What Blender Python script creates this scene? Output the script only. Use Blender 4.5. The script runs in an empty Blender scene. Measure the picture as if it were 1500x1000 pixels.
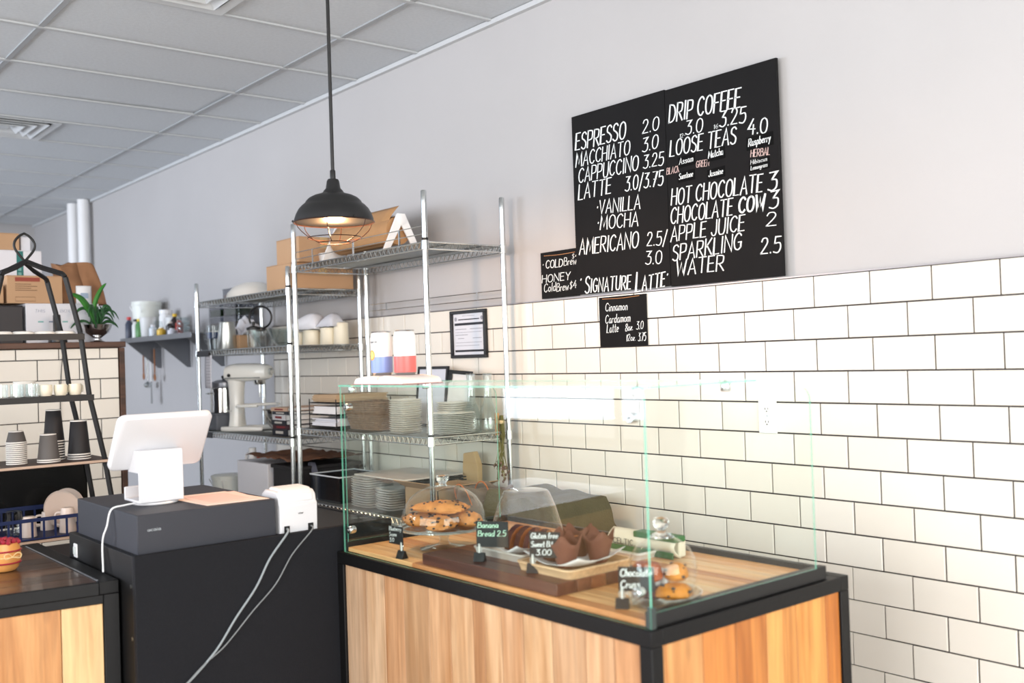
import bpy, bmesh, math, random
from mathutils import Vector, Matrix, noise
random.seed(7)
R = math.radians
C = bpy.context.scene.collection
# ------------------------------------------------------------------ camera, world, lights, exposure
cam_d = bpy.data.cameras.new('camera'); cam = bpy.data.objects.new('camera', cam_d); C.objects.link(cam)
cam_d.sensor_width = 36.0; cam_d.lens = 35.5283; cam_d.clip_start = .05; cam_d.clip_end = 100
cam.matrix_world = Matrix([[0.634003, 0.031282, 0.772698, 1.977867], [0.772641, 0.016566, -0.634627, -2.973098], [-0.032653, 0.999373, -0.013667, 1.5], [0.0, 0.0, 0.0, 1.0]])
cam_d.dof.use_dof = True; cam_d.dof.focus_distance = 4.0; cam_d.dof.aperture_fstop = 2.2
sc = bpy.context.scene; sc.camera = cam
sc.view_settings.view_transform = 'Standard'; sc.view_settings.look = 'None'
sc.view_settings.gamma = 1.0; sc.view_settings.use_curve_mapping = False
sc.view_settings.exposure = 0.2
sc.cycles.max_bounces = 10; sc.cycles.transparent_max_bounces = 24
sc.cycles.glossy_bounces = 4; sc.cycles.diffuse_bounces = 4; sc.cycles.transmission_bounces = 6
sc.cycles.caustics_reflective = False; sc.cycles.caustics_refractive = False
sc.cycles.sample_clamp_indirect = 6.0

def lin(c):
    out = []
    for v in c[:3]:
        v = v / 255.0
        out.append(v / 12.92 if v <= .04045 else ((v + .055) / 1.055) ** 2.4)
    return out + [1.0]

w = bpy.data.worlds.new('world'); sc.world = w; w.use_nodes = True
w.node_tree.nodes['Background'].inputs[0].default_value = lin((222, 232, 245))
w.node_tree.nodes['Background'].inputs[1].default_value = 1.6

def area(name, loc, tgt, sx, sy, power, col):
    l = bpy.data.lights.new(name, 'AREA'); l.shape = 'RECTANGLE'; l.size = sx; l.size_y = sy; l.energy = power; l.color = col
    o = bpy.data.objects.new(name, l); C.objects.link(o); o.location = loc
    o.rotation_euler = (Vector(tgt) - Vector(loc)).to_track_quat('-Z', 'Y').to_euler(); return o
# daylight coming in through the shop windows (wall_front at +X, wall_left at -Y)
area('daylight_front', (4.9, -2.6, 1.75), (0, -2.2, 1.4), 4.4, 2.3, 250, (1.0, .965, .92))
area('daylight_left', (.6, -6.9, 1.75), (.2, 0, 1.5), 5.2, 2.3, 195, (1.0, .97, .94))
area('daylight_left_far', (-6.0, -6.9, 1.8), (-4.0, 0, 1.3), 3.6, 2.0, 270, (.80, .87, 1.0))

# ------------------------------------------------------------------ mesh builder
class MB:
    def __init__(s): s.v = []; s.f = []; s.m = []
    def add(s, vs, fs, mi=0):
        b = len(s.v); s.v += [tuple(p) for p in vs]; s.f += [tuple(b + i for i in f) for f in fs]; s.m += [mi] * len(fs); return s
    def box(s, a, b, mi=0):
        x0, y0, z0 = a; x1, y1, z1 = b
        if x0 > x1: x0, x1 = x1, x0
        if y0 > y1: y0, y1 = y1, y0
        if z0 > z1: z0, z1 = z1, z0
        return s.add([(x0,y0,z0),(x1,y0,z0),(x1,y1,z0),(x0,y1,z0),(x0,y0,z1),(x1,y0,z1),(x1,y1,z1),(x0,y1,z1)],
                     [(0,3,2,1),(4,5,6,7),(0,1,5,4),(1,2,6,5),(2,3,7,6),(3,0,4,7)], mi)
    def prism(s, poly, z0, z1, mi=0):
        n = len(poly)
        vs = [(x, y, z0) for x, y in poly] + [(x, y, z1) for x, y in poly]
        fs = [tuple(range(n))[::-1], tuple(range(n, 2 * n))] + [(i, (i + 1) % n, n + (i + 1) % n, n + i) for i in range(n)]
        return s.add(vs, fs, mi)
    def slab(s, poly3, off, mi=0):       # planar polygon in 3D extruded by a vector
        n = len(poly3); o = Vector(off)
        vs = [tuple(p) for p in poly3] + [tuple(Vector(p) + o) for p in poly3]
        fs = [tuple(range(n))[::-1], tuple(range(n, 2 * n))] + [(i, (i + 1) % n, n + (i + 1) % n, n + i) for i in range(n)]
        return s.add(vs, fs, mi)
    def lathe(s, prof, n=24, c=(0,0,0), mi=0, sx=1, sy=1):
        vs = []; fs = []; k = len(prof)
        for r, z in prof:
            for i in range(n):
                a = 2 * math.pi * i / n
                vs.append((c[0] + sx * r * math.cos(a), c[1] + sy * r * math.sin(a), c[2] + z))
        for j in range(k - 1):
            for i in range(n):
                i2 = (i + 1) % n
                fs.append((j*n+i, j*n+i2, (j+1)*n+i2, (j+1)*n+i))
        if prof[0][0] > 1e-5: fs.append(tuple(range(n))[::-1])
        if prof[-1][0] > 1e-5: fs.append(tuple((k-1)*n + i for i in range(n)))
        return s.add(vs, fs, mi)
    def tube(s, pts, r, n=6, closed=False, mi=0, cap=True):
        P = [Vector(p) for p in pts]; m = len(P); rr = r if isinstance(r, (list, tuple)) else [r] * m
        vs = []; fs = []; up = None
        for i in range(m):
            if closed: t = (P[(i+1) % m] - P[i-1])
            else: t = (P[min(i+1, m-1)] - P[max(i-1, 0)])
            t.normalize()
            if up is None:
                up = Vector((0,0,1)) if abs(t.z) < .9 else Vector((1,0,0))
            a = t.cross(up)
            if a.length < 1e-4: a = t.cross(Vector((0,1,0)))
            a.normalize(); b = a.cross(t).normalized(); up = b
            for k in range(n):
                q = 2 * math.pi * k / n
                vs.append(P[i] + (a * math.cos(q) + b * math.sin(q)) * rr[i])
        for i in range(m if closed else m - 1):
            j = (i + 1) % m
            for k in range(n):
                k2 = (k + 1) % n
                fs.append((i*n+k, j*n+k, j*n+k2, i*n+k2))
        if cap and not closed: fs += [tuple(range(n)), tuple((m-1)*n + k for k in range(n))[::-1]]
        return s.add(vs, fs, mi)
    def sheet(s, fn, nu, nv, th=0, mi=0):     # fn(u,v)->point
        vs = [tuple(fn(i / nu, j / nv)) for j in range(nv + 1) for i in range(nu + 1)]
        fs = [(j*(nu+1)+i, j*(nu+1)+i+1, (j+1)*(nu+1)+i+1, (j+1)*(nu+1)+i) for j in range(nv) for i in range(nu)]
        return s.add(vs, fs, mi)

def build(name, mb, mat, parent=None, loc=(0,0,0), bevel=0, sub=0, solid=0, rot=None, kind=None, seg=2, col=None):
    me = bpy.data.meshes.new(name); me.from_pydata(mb.v, [], mb.f)
    mats = mat if isinstance(mat, (list, tuple)) else [mat]
    for m in mats: me.materials.append(m)
    if len(mats) > 1: me.polygons.foreach_set('material_index', mb.m)
    bm = bmesh.new(); bm.from_mesh(me); bmesh.ops.recalc_face_normals(bm, faces=bm.faces); bm.to_mesh(me); bm.free()
    me.polygons.foreach_set('use_smooth', [True] * len(me.polygons)); me.set_sharp_from_angle(angle=R(38)); me.update()
    o = bpy.data.objects.new(name, me); C.objects.link(o); o.location = loc
    if rot: o.rotation_euler = rot
    if parent: o.parent = parent
    if solid:
        q = o.modifiers.new('solid', 'SOLIDIFY'); q.thickness = solid; q.offset = 0
    if bevel:
        q = o.modifiers.new('bevel', 'BEVEL'); q.width = bevel; q.segments = seg; q.limit_method = 'ANGLE'; q.angle_limit = R(40)
    if sub:
        q = o.modifiers.new('sub', 'SUBSURF'); q.levels = sub; q.render_levels = sub
    if kind: o['kind'] = kind
    if col: o.color = lin(col)
    return o

def tag(o, label, cat, group=None):
    o['label'] = label; o['category'] = cat
    if group: o['group'] = group
    return o
def thing(name, label, cat, loc=(0,0,0), rz=0, group=None):
    o = bpy.data.objects.new(name, None); C.objects.link(o); o.location = loc; o.rotation_euler = (0,0,rz); o.empty_display_size = .05
    return tag(o, label, cat, group)
def dup(root, loc, rz=0, label=None, group=None, rot=None):
    def cp(o, par):
        c = o.copy(); C.objects.link(c)
        if par: c.parent = par
        for ch in list(o.children): cp(ch, c)
        return c
    r = cp(root, None); r.location = loc; r.rotation_euler = rot if rot else (0,0,rz)
    if label: r['label'] = label
    if group: r['group'] = group
    return r
def struct(name, mb, mat, **k):
    o = build(name, mb, mat, **k); o['kind'] = 'structure'; return o
def box(a, b): return MB().box(a, b)

# ------------------------------------------------------------------ materials
_M = {}
def mat(name, col, rough=.5, metal=0.0, var=0.0, scale=8.0, bump=0.0, bscale=60.0, objcol=False, coat=0.0, emit=None, spec=.5, stretch=None, alpha=1.0, trans=0.0, ior=1.45):
    if name in _M: return _M[name]
    m = bpy.data.materials.new(name); m.use_nodes = True; nt = m.node_tree; N = nt.nodes; L = nt.links; p = N['Principled BSDF']
    c = lin(col) if max(col[:3]) > 1.0 or len(col) == 3 else list(col)
    p.inputs['Base Color'].default_value = c; p.inputs['Roughness'].default_value = rough; p.inputs['Metallic'].default_value = metal
    p.inputs['Coat Weight'].default_value = coat; p.inputs['Specular IOR Level'].default_value = spec; p.inputs['Alpha'].default_value = alpha
    p.inputs['Transmission Weight'].default_value = trans; p.inputs['IOR'].default_value = ior
    src = None
    if objcol:
        oi = N.new('ShaderNodeObjectInfo'); src = oi.outputs['Color']; L.new(src, p.inputs['Base Color'])
    if var > 0 or bump > 0:
        tc = N.new('ShaderNodeTexCoord'); co = tc.outputs['Object']
        if stretch:
            mp = N.new('ShaderNodeMapping'); mp.inputs['Scale'].default_value = stretch; L.new(co, mp.inputs[0]); co = mp.outputs[0]
    if var > 0:
        n = N.new('ShaderNodeTexNoise'); n.inputs['Scale'].default_value = scale; n.inputs['Detail'].default_value = 5; L.new(co, n.inputs['Vector'])
        mr = N.new('ShaderNodeMapRange'); mr.inputs[1].default_value = .3; mr.inputs[2].default_value = .7; mr.inputs[3].default_value = 1 - var; mr.inputs[4].default_value = 1 + var * .6
        L.new(n.outputs['Fac'], mr.inputs[0])
        mx = N.new('ShaderNodeVectorMath'); mx.operation = 'SCALE'; L.new(mr.outputs[0], mx.inputs['Scale'])
        if src: L.new(src, mx.inputs[0])
        else: mx.inputs[0].default_value = c[:3]
        L.new(mx.outputs[0], p.inputs['Base Color'])
    if bump > 0:
        n2 = N.new('ShaderNodeTexNoise'); n2.inputs['Scale'].default_value = bscale; n2.inputs['Detail'].default_value = 3; L.new(co, n2.inputs['Vector'])
        b = N.new('ShaderNodeBump'); b.inputs['Strength'].default_value = bump; b.inputs['Distance'].default_value = .01; L.new(n2.outputs['Fac'], b.inputs['Height']); L.new(b.outputs[0], p.inputs['Normal'])
    if emit:
        p.inputs['Emission Color'].default_value = lin(emit[0]); p.inputs['Emission Strength'].default_value = emit[1]
    _M[name] = m; return m

def glass(name, tint=(252, 254, 253), rough=.015, boost=1.0, ior=1.5):
    """thin clear sheet: clear where you look through it, mirror-like by Fresnel"""
    if name in _M: return _M[name]
    m = bpy.data.materials.new(name); m.use_nodes = True; nt = m.node_tree; N = nt.nodes; L = nt.links; N.remove(N['Principled BSDF'])
    out = N['Material Output']; t = N.new('ShaderNodeBsdfTransparent'); t.inputs[0].default_value = lin(tint)
    g = N.new('ShaderNodeBsdfGlossy'); g.inputs['Roughness'].default_value = rough; g.inputs[0].default_value = (1, 1, 1, 1)
    f = N.new('ShaderNodeFresnel'); f.inputs[0].default_value = ior
    ge = N.new('ShaderNodeNewGeometry'); mi = N.new('ShaderNodeMapRange'); mi.inputs[3].default_value = ior; mi.inputs[4].default_value = 1 / ior; L.new(ge.outputs['Backfacing'], mi.inputs[0]); L.new(mi.outputs[0], f.inputs[0])
    mu = N.new('ShaderNodeMath'); mu.operation = 'MULTIPLY'; mu.use_clamp = True; mu.inputs[1].default_value = boost; L.new(f.outputs[0], mu.inputs[0])
    x = N.new('ShaderNodeMixShader'); L.new(mu.outputs[0], x.inputs[0]); L.new(t.outputs[0], x.inputs[1]); L.new(g.outputs[0], x.inputs[2]); L.new(x.outputs[0], out.inputs[0])
    _M[name] = m; return m

def wood(name, col=(215, 165, 110), dark=(150, 95, 50), rough=.5, axis='Z', objcol=False, strength=.6, coat=0.0, knots=True):
    if name in _M: return _M[name]
    m = bpy.data.materials.new(name); m.use_nodes = True; nt = m.node_tree; N = nt.nodes; L = nt.links; p = N['Principled BSDF']
    p.inputs['Roughness'].default_value = rough; p.inputs['Coat Weight'].default_value = coat
    tc = N.new('ShaderNodeTexCoord'); oi = N.new('ShaderNodeObjectInfo')
    mp = N.new('ShaderNodeMapping'); s = {'X': (.7, 9, 9), 'Y': (9, .7, 9), 'Z': (9, 9, .7)}[axis]; mp.inputs['Scale'].default_value = s
    L.new(tc.outputs['Object'], mp.inputs[0])
    ad = N.new('ShaderNodeVectorMath'); ad.operation = 'ADD'; mu = N.new('ShaderNodeMath'); mu.operation = 'MULTIPLY'; mu.inputs[1].default_value = 37.0
    L.new(oi.outputs['Random'], mu.inputs[0]); L.new(mp.outputs[0], ad.inputs[0]); L.new(mu.outputs[0], ad.inputs[1])
    n = N.new('ShaderNodeTexNoise'); n.inputs['Scale'].default_value = 2.2; n.inputs['Detail'].default_value = 6; n.inputs['Distortion'].default_value = .9; L.new(ad.outputs[0], n.inputs['Vector'])
    n2 = N.new('ShaderNodeTexNoise'); n2.inputs['Scale'].default_value = 9; n2.inputs['Detail'].default_value = 8; L.new(ad.outputs[0], n2.inputs['Vector'])
    cr = N.new('ShaderNodeValToRGB'); cr.color_ramp.elements[0].position = .28; cr.color_ramp.elements[1].position = .62
    dk = tuple(int(255 * (1 - strength) + strength * 255 * (d / c_)) for d, c_ in zip(dark, col))
    cr.color_ramp.elements[0].color = lin(dk); cr.color_ramp.elements[1].color = (1, 1, 1, 1)
    L.new(n.outputs['Fac'], cr.inputs[0])
    mr = N.new('ShaderNodeMapRange'); mr.inputs[1].default_value = .35; mr.inputs[2].default_value = .65; mr.inputs[3].default_value = .86; mr.inputs[4].default_value = 1.06; L.new(n2.outputs['Fac'], mr.inputs[0])
    a = N.new('ShaderNodeVectorMath'); a.operation = 'MULTIPLY'; b = N.new('ShaderNodeVectorMath'); b.operation = 'SCALE'
    if objcol: L.new(oi.outputs['Color'], a.inputs[0])
    else: a.inputs[0].default_value = lin(col)[:3]
    L.new(cr.outputs[0], a.inputs[1]); L.new(a.outputs[0], b.inputs[0]); L.new(mr.outputs[0], b.inputs['Scale'])
    last = b.outputs[0]
    if knots:
        mk = N.new('ShaderNodeMapping'); mk.inputs['Scale'].default_value = {'X': (2.2, 14, 14), 'Y': (14, 2.2, 14), 'Z': (11, 11, 4.5)}[axis]; L.new(tc.outputs['Object'], mk.inputs[0])
        ak = N.new('ShaderNodeVectorMath'); ak.operation = 'ADD'; L.new(mk.outputs[0], ak.inputs[0]); L.new(mu.outputs[0], ak.inputs[1])
        vo = N.new('ShaderNodeTexVoronoi'); vo.inputs['Scale'].default_value = .75; L.new(ak.outputs[0], vo.inputs['Vector'])
        mk2 = N.new('ShaderNodeMapRange'); mk2.inputs[1].default_value = .03; mk2.inputs[2].default_value = .16; mk2.inputs[3].default_value = .45; mk2.inputs[4].default_value = 1.0; L.new(vo.outputs['Distance'], mk2.inputs[0])
        c2 = N.new('ShaderNodeVectorMath'); c2.operation = 'SCALE'; L.new(last, c2.inputs[0]); L.new(mk2.outputs[0], c2.inputs['Scale']); last = c2.outputs[0]
    L.new(last, p.inputs['Base Color'])
    bp = N.new('ShaderNodeBump'); bp.inputs['Strength'].default_value = .15; bp.inputs['Distance'].default_value = .004; L.new(n2.outputs['Fac'], bp.inputs['Height']); L.new(bp.outputs[0], p.inputs['Normal'])
    _M[name] = m; return m

paint = mat('wall_paint', (183, 181, 181), .75, var=.035, scale=1.3, bump=.05, bscale=40)
ceilm = mat('ceiling_board', (205, 209, 213), .95, var=.05, scale=60, bump=.25, bscale=260)
teem = mat('ceiling_tee', (186, 189, 191), .45)
tilem = mat('glazed_tile', (242, 238, 229), .16, objcol=True, spec=.45, bump=.02, bscale=6)
groutm = mat('dark_grout', (66, 62, 62), .9)
chrome = mat('zinc_chrome', (214, 218, 218), .2, 1.0)
chromed = mat('zinc_chrome_worn', (150, 153, 152), .3, 1.0)
steel = mat('brushed_steel', (165, 168, 172), .34, 1.0, var=.06, scale=14, stretch=(1, 1, 12))
blackm = mat('black_paint', (18, 18, 20), .38, bump=.03, bscale=90)
blackp = mat('black_plastic', (24, 24, 26), .35)
matte = mat('matte_black', (17, 17, 18), .7)
chalk = mat('chalkboard', (21, 20, 21), .8, var=.12, scale=5, spec=.25)
chalkw = mat('chalk_white', (236, 240, 240), .9)
white = mat('white_ceramic', (238, 236, 230), .22)
whitep = mat('white_plastic', (240, 240, 240), .35)
cream = mat('cream_ceramic', (238, 231, 210), .35)
kraft = mat('kraft_paper', (176, 134, 92), .85, var=.08, scale=14, bump=.15, bscale=30)
cartonm = mat('corrugated_carton', (188, 152, 118), .9, var=.05, scale=4)
paper = mat('white_paper', (236, 235, 233), .85)
clear = glass('clear_glass')
dishglass = glass('dish_glass', tint=(246, 249, 249), boost=1.7)
edgeglass = mat('glass_edge', (120, 205, 178), .12, spec=.6, alpha=.5)
plank_m = wood('pine_plank', (230, 188, 138), (168, 112, 62), .5, 'Z', objcol=True)

# ------------------------------------------------------------------ hand lettering (brush strokes on a unit grid)
FONT = {
'A': (.62, ['l 0 0 .31 1 .62 0', 'l .12 .34 .5 .34']), 'B': (.56, ['l 0 0 0 1', 's 0 1 .42 .95 .44 .62 .05 .54', 's .05 .54 .54 .48 .54 .08 0 0']),
'C': (.58, ['s .56 .84 .36 1 .1 .84 0 .5 .1 .14 .36 0 .56 .16']), 'D': (.6, ['l 0 0 0 1', 's 0 1 .42 .9 .6 .5 .42 .1 0 0']),
'E': (.48, ['l .46 1 0 1 0 0 .48 0', 'l 0 .53 .4 .53']), 'F': (.46, ['l .46 1 0 1 0 0', 'l 0 .52 .38 .52']),
'G': (.6, ['s .56 .84 .36 1 .1 .84 0 .5 .1 .12 .36 0 .56 .14', 'l .57 .14 .57 .45 .34 .45']), 'H': (.56, ['l 0 0 0 1', 'l .56 0 .56 1', 'l 0 .52 .56 .52']),
'I': (.1, ['l .05 0 .05 1']), 'J': (.46, ['s .42 1 .44 .3 .34 .02 .12 .02 0 .2']), 'K': (.56, ['l 0 0 0 1', 'l .52 1 .03 .46', 'l .14 .58 .56 0']),
'L': (.46, ['l 0 1 0 0 .46 0']), 'M': (.74, ['l 0 0 .1 1 .37 .2 .64 1 .74 0']), 'N': (.6, ['l 0 0 0 1 .6 0 .6 1']),
'O': (.62, ['s .31 1 .08 .86 0 .5 .08 .14 .31 0 .54 .14 .62 .5 .54 .86 .31 1']), 'P': (.52, ['l 0 0 0 1', 's 0 1 .46 .94 .5 .66 .42 .48 .02 .42']),
'Q': (.62, ['s .31 1 .08 .86 0 .5 .08 .14 .31 0 .54 .14 .62 .5 .54 .86 .31 1', 'l .38 .22 .64 -.06']), 'R': (.56, ['l 0 0 0 1', 's 0 1 .46 .94 .5 .68 .4 .5 .02 .46', 'l .2 .46 .56 0']),
'S': (.5, ['s .48 .86 .3 1 .06 .9 .04 .66 .28 .52 .48 .34 .44 .08 .22 0 0 .12']), 'T': (.6, ['l 0 1 .6 1', 'l .3 1 .3 0']), 'U': (.56, ['s 0 1 .01 .3 .12 .02 .28 0 .44 .02 .55 .3 .56 1']),
'V': (.58, ['l 0 1 .28 0 .58 1']), 'W': (.8, ['l 0 1 .2 0 .4 .8 .6 0 .8 1']), 'X': (.54, ['l 0 0 .54 1', 'l 0 1 .54 0']), 'Y': (.56, ['l 0 1 .28 .5', 'l .56 1 .28 .5 .26 0']), 'Z': (.5, ['l 0 1 .5 1 0 0 .5 0']),
'0': (.54, ['s .27 1 .07 .86 0 .5 .07 .14 .27 0 .47 .14 .54 .5 .47 .86 .27 1']), '1': (.22, ['l 0 .84 .16 1 .16 0']), '2': (.52, ['s .02 .78 .12 .98 .36 .98 .46 .76 .34 .48 0 .02', 'l 0 .02 .52 .02']),
'3': (.5, ['l .03 1 .46 1 .18 .6', 's .18 .6 .46 .54 .48 .16 .26 0 .0 .1']), '4': (.56, ['l .36 1 0 .34 .56 .34', 'l .4 .62 .4 0']), '5': (.5, ['l .48 1 .08 1 .05 .58', 's .05 .58 .42 .6 .5 .26 .32 0 0 .06']),
'6': (.5, ['s .42 .96 .12 .7 .02 .3 .12 .04 .34 .02 .48 .24 .38 .48 .16 .46 .04 .28']), '7': (.5, ['l 0 1 .5 1 .16 0', 'l .14 .5 .42 .5']), '8': (.5, ['s .25 .54 .04 .72 .1 .94 .25 1 .4 .94 .46 .72 .25 .54 .02 .34 .04 .06 .25 0 .46 .06 .48 .34 .25 .54']),
'.': (.06, ['l .02 .02 .04 .05']), '-': (.3, ['l 0 .5 .3 .5']), '/': (.34, ['l 0 -.12 .34 1.08']), '*': (.1, ['l .04 .46 .07 .54']), '$': (.44, ['s .42 .82 .2 .92 .02 .72 .4 .3 .24 .08 0 .18', 'l .22 1.05 .2 -.06']),
'a': (.42, ['s .38 .5 .14 .56 0 .26 .1 .02 .3 .1 .39 .5', 'l .39 .52 .42 0']), 'b': (.4, ['l .02 1 .02 0', 's .02 .36 .24 .56 .4 .3 .26 0 .02 .06']), 'c': (.36, ['s .36 .46 .16 .56 0 .28 .12 .02 .36 .08']),
'd': (.42, ['s .38 .44 .14 .56 0 .26 .1 .02 .3 .06 .38 .3', 'l .4 1 .4 0']), 'e': (.4, ['s .02 .28 .38 .34 .3 .54 .1 .5 0 .26 .12 .02 .38 .08']), 'f': (.32, ['s .32 .94 .18 1 .12 .7 .12 0', 'l 0 .5 .28 .5']),
'g': (.4, ['s .38 .46 .12 .54 0 .28 .14 .04 .36 .2', 's .38 .5 .38 -.2 .2 -.34 .02 -.24']), 'h': (.4, ['l .02 1 .02 0', 's .02 .36 .22 .56 .38 .42 .39 0']), 'i': (.06, ['l .03 .5 .03 0', 'l .03 .7 .04 .74']),
'j': (.2, ['s .18 .5 .18 -.2 0 -.3', 'l .18 .7 .19 .74']), 'k': (.36, ['l .02 1 .02 0', 'l .34 .5 .04 .26', 'l .12 .32 .36 0']), 'l': (.08, ['l .04 1 .04 0']), 'm': (.6, ['l .02 .52 .02 0', 's .02 .36 .18 .56 .3 .4 .3 0', 's .3 .36 .46 .56 .58 .4 .59 0']),
'n': (.38, ['l .02 .52 .02 0', 's .02 .36 .2 .56 .36 .42 .37 0']), 'o': (.4, ['s .2 .54 .03 .44 .01 .16 .2 0 .38 .14 .37 .42 .2 .54']), 'p': (.4, ['l .02 .52 .02 -.34', 's .02 .36 .24 .56 .4 .3 .26 0 .02 .06']),
'r': (.28, ['l .02 .52 .02 0', 's .02 .3 .14 .52 .28 .48']), 's': (.34, ['s .32 .46 .14 .56 .04 .4 .28 .22 .26 .02 0 .06']), 't': (.3, ['s .13 .9 .12 .2 .18 0 .3 .04', 'l 0 .6 .3 .62']), 'u': (.38, ['s .02 .52 .02 .14 .16 0 .36 .16', 'l .37 .52 .38 0']),
'v': (.36, ['l 0 .52 .18 0 .36 .52']), 'w': (.54, ['l 0 .52 .14 0 .27 .42 .4 0 .54 .52']), 'x': (.34, ['l 0 0 .34 .52', 'l 0 .52 .34 0']), 'y': (.36, ['l 0 .52 .18 .06', 'l .36 .52 .08 -.34']), 'z': (.34, ['l 0 .52 .34 .52 0 0 .34 0']),
}
def crom(P, k=4):
    out = []
    for i in range(len(P) - 1):
        p0 = P[max(i-1, 0)]; p1 = P[i]; p2 = P[i+1]; p3 = P[min(i+2, len(P)-1)]
        for j in range(k):
            t = j / k
            out.append(tuple(.5 * ((2*b) + (-a + c)*t + (2*a - 5*b + 4*c - d)*t*t + (-a + 3*b - 3*c + d)*t**3) for a, b, c, d in zip(p0, p1, p2, p3)))
    out.append(P[-1]); return out
def lettering(text, p0, p1, h, nrm, m, parent=None, off=(0,0,0), up=(0,0,1), wgt=.1, slant=.14, name='lettering', gap=.19, smallcaps=None, jit=.02):
    """a line of brush lettering from p0 (left end of base line) to p1 (right end), letters h tall, laid on a face with normal nrm"""
    P0 = Vector(p0); P1 = Vector(p1); d = P1 - P0; Lw = d.length; ex = d.normalized(); ez = Vector(up).normalized(); n = Vector(nrm).normalized()
    tot = 0; items = []
    for i, ch in enumerate(text):
        if ch == ' ': tot += .34; continue
        c2 = ch; s = 1.0
        if smallcaps and ch.islower(): c2 = ch.upper(); s = smallcaps
        wd, st = FONT[c2]; items.append((tot, s, wd, st)); tot += wd * s + gap
    tot -= gap; kx = Lw / tot; mb = MB(); rnd = random.Random(sum(map(ord, text)))
    for x0, s, wd, st in items:
        jy = rnd.uniform(-jit, jit)
        for q in st:
            a = q.split(); v = [float(t) for t in a[1:]]; pts = [(v[i], v[i+1]) for i in range(0, len(v), 2)]
            if a[0] == 's': pts = crom(pts)
            W = [P0 + ex * (kx * (x0 + s * px) + slant * h * py * s) + ez * (h * (py * s + jy)) for px, py in pts]
            W = [W[0]] + [b for a_, b in zip(W, W[1:]) if (b - a_).length > 1e-5]
            if len(W) < 2: continue
            Lf = []; Rt = []
            for i in range(len(W)):
                t = (W[min(i+1, len(W)-1)] - W[max(i-1, 0)]).normalized()
                if 0 < i < len(W) - 1:
                    ta = (W[i] - W[i-1]).normalized(); tb = (W[i+1] - W[i]).normalized(); cs = max(.35, math.sqrt(max(0, (1 + ta.dot(tb)) / 2)))
                else: cs = 1
                sd = n.cross(t).normalized(); ww = wgt * h * s ** .3 * (.62 + .42 * abs(t.dot(ez))) / 2 / cs
                Lf.append(W[i] + sd * ww); Rt.append(W[i] - sd * ww)
            # brush ends
            e0 = (W[0] - W[1]).normalized() * wgt * h * .3; e1 = (W[-1] - W[-2]).normalized() * wgt * h * .3
            Lf[0] += e0; Rt[0] += e0; Lf[-1] += e1; Rt[-1] += e1
            k = len(W); vs = [p + n * .0008 - Vector(off) for p in Lf + Rt]
            mb.add(vs, [(i, i+1, k+i+1, k+i) for i in range(k-1)])
    me = bpy.data.meshes.new(name); me.from_pydata(mb.v, [], mb.f); me.materials.append(m)
    o = bpy.data.objects.new(name, me); C.objects.link(o); o['kind'] = 'stuff'
    if parent: o.parent = parent
    return o

# ================================================================== the setting
TOP = 1.7356; CZ = 3.074; TW = .2092; TH = .1076; TX0 = -1.4796
struct('floor', box((-9.9, -7.1, -.1), (5.1, .1, 0)), mat('floor_concrete', (186, 180, 172), .5, var=.15, scale=2))
struct('wall_right', box((-9.9, .004, 0), (5.1, .14, CZ + .1)), paint)
struct('wall_back', box((-9.9, -7.1, 0), (-9.76, .004, CZ + .1)), paint)
wl = MB(); wl.box((-9.76, -7.1, 0), (-8.0, -7.0, CZ)); wl.box((-4.0, -7.1, 0), (-2.2, -7.0, CZ)); wl.box((3.4, -7.1, 0), (5.0, -7.0, CZ))
for a, b in ((-8.0, -4.0), (-2.2, 3.4)):
    wl.box((a, -7.1, 0), (b, -7.0, .55)); wl.box((a, -7.1, 2.95), (b, -7.0, CZ))
struct('wall_left', wl, paint)
wf = MB(); wf.box((5.0, -7.1, 0), (5.1, -4.9, CZ)); wf.box((5.0, -.3, 0), (5.1, .1, CZ)); wf.box((5.0, -4.9, 0), (5.1, -.3, .55)); wf.box((5.0, -4.9, 2.95), (5.1, -.3, CZ))
struct('wall_front', wf, paint)
fr = mat('window_frame_black', (30, 30, 32), .4)
for k, (a, b) in enumerate(((-8.0, -4.0), (-2.2, 3.4))):
    m = MB(); n = 3
    for i in range(n + 1):
        x = a + (b - a) * i / n; m.box((x - .03, -7.08, .55), (x + .03, -7.02, 2.95))
    m.box((a, -7.08, .55), (b, -7.02, .61)); m.box((a, -7.08, 2.89), (b, -7.02, 2.95)); struct('window_%d' % (k + 1), m, fr)
m = MB()
for y in (-4.9, -2.6, -.3): m.box((5.02, y - .03, .55), (5.08, y + .03, 2.95))
m.box((5.02, -4.9, .55), (5.08, -.3, .61)); m.box((5.02, -4.9, 2.89), (5.08, -.3, 2.95)); struct('window_3', m, fr)

# ceiling: lay-in boards in a metal grid, each board its own piece
ceil = struct('ceiling', box((-9.9, -7.1, CZ + .06), (5.1, .14, CZ + .2)), mat('plenum_dark', (60, 60, 60), .9))
GX = -1.7033; MY = -.4622; P2 = .6096
rows = [(0.0, MY)] + [(MY - 1.2192 * i, max(MY - 1.2192 * (i + 1), -7.0)) for i in range(6)]
xs = [GX - P2 * k for k in range(-11, 14)]
spec = {(0, 1): 'a', (5, 1): 'a', (12, 1): 'r'}
def plate(lx, ly): return MB().box((-lx / 2 + .002, -ly / 2 + .002, 0), (lx / 2 - .002, ly / 2 - .002, .014))
pm = {}
def panel(x0, x1, y0, y1, tilt=None):
    key = (round(abs(x1 - x0), 3), round(abs(y1 - y0), 3))
    if key not in pm:
        o = build('ceiling_panel', plate(*key), ceilm, ceil); pm[key] = o
    else:
        o = pm[key].copy(); C.objects.link(o)
    o.location = ((x0 + x1) / 2, (y0 + y1) / 2, CZ + .004)
    if tilt: o.rotation_euler = tilt; o.location.z += .004
    return o
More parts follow.
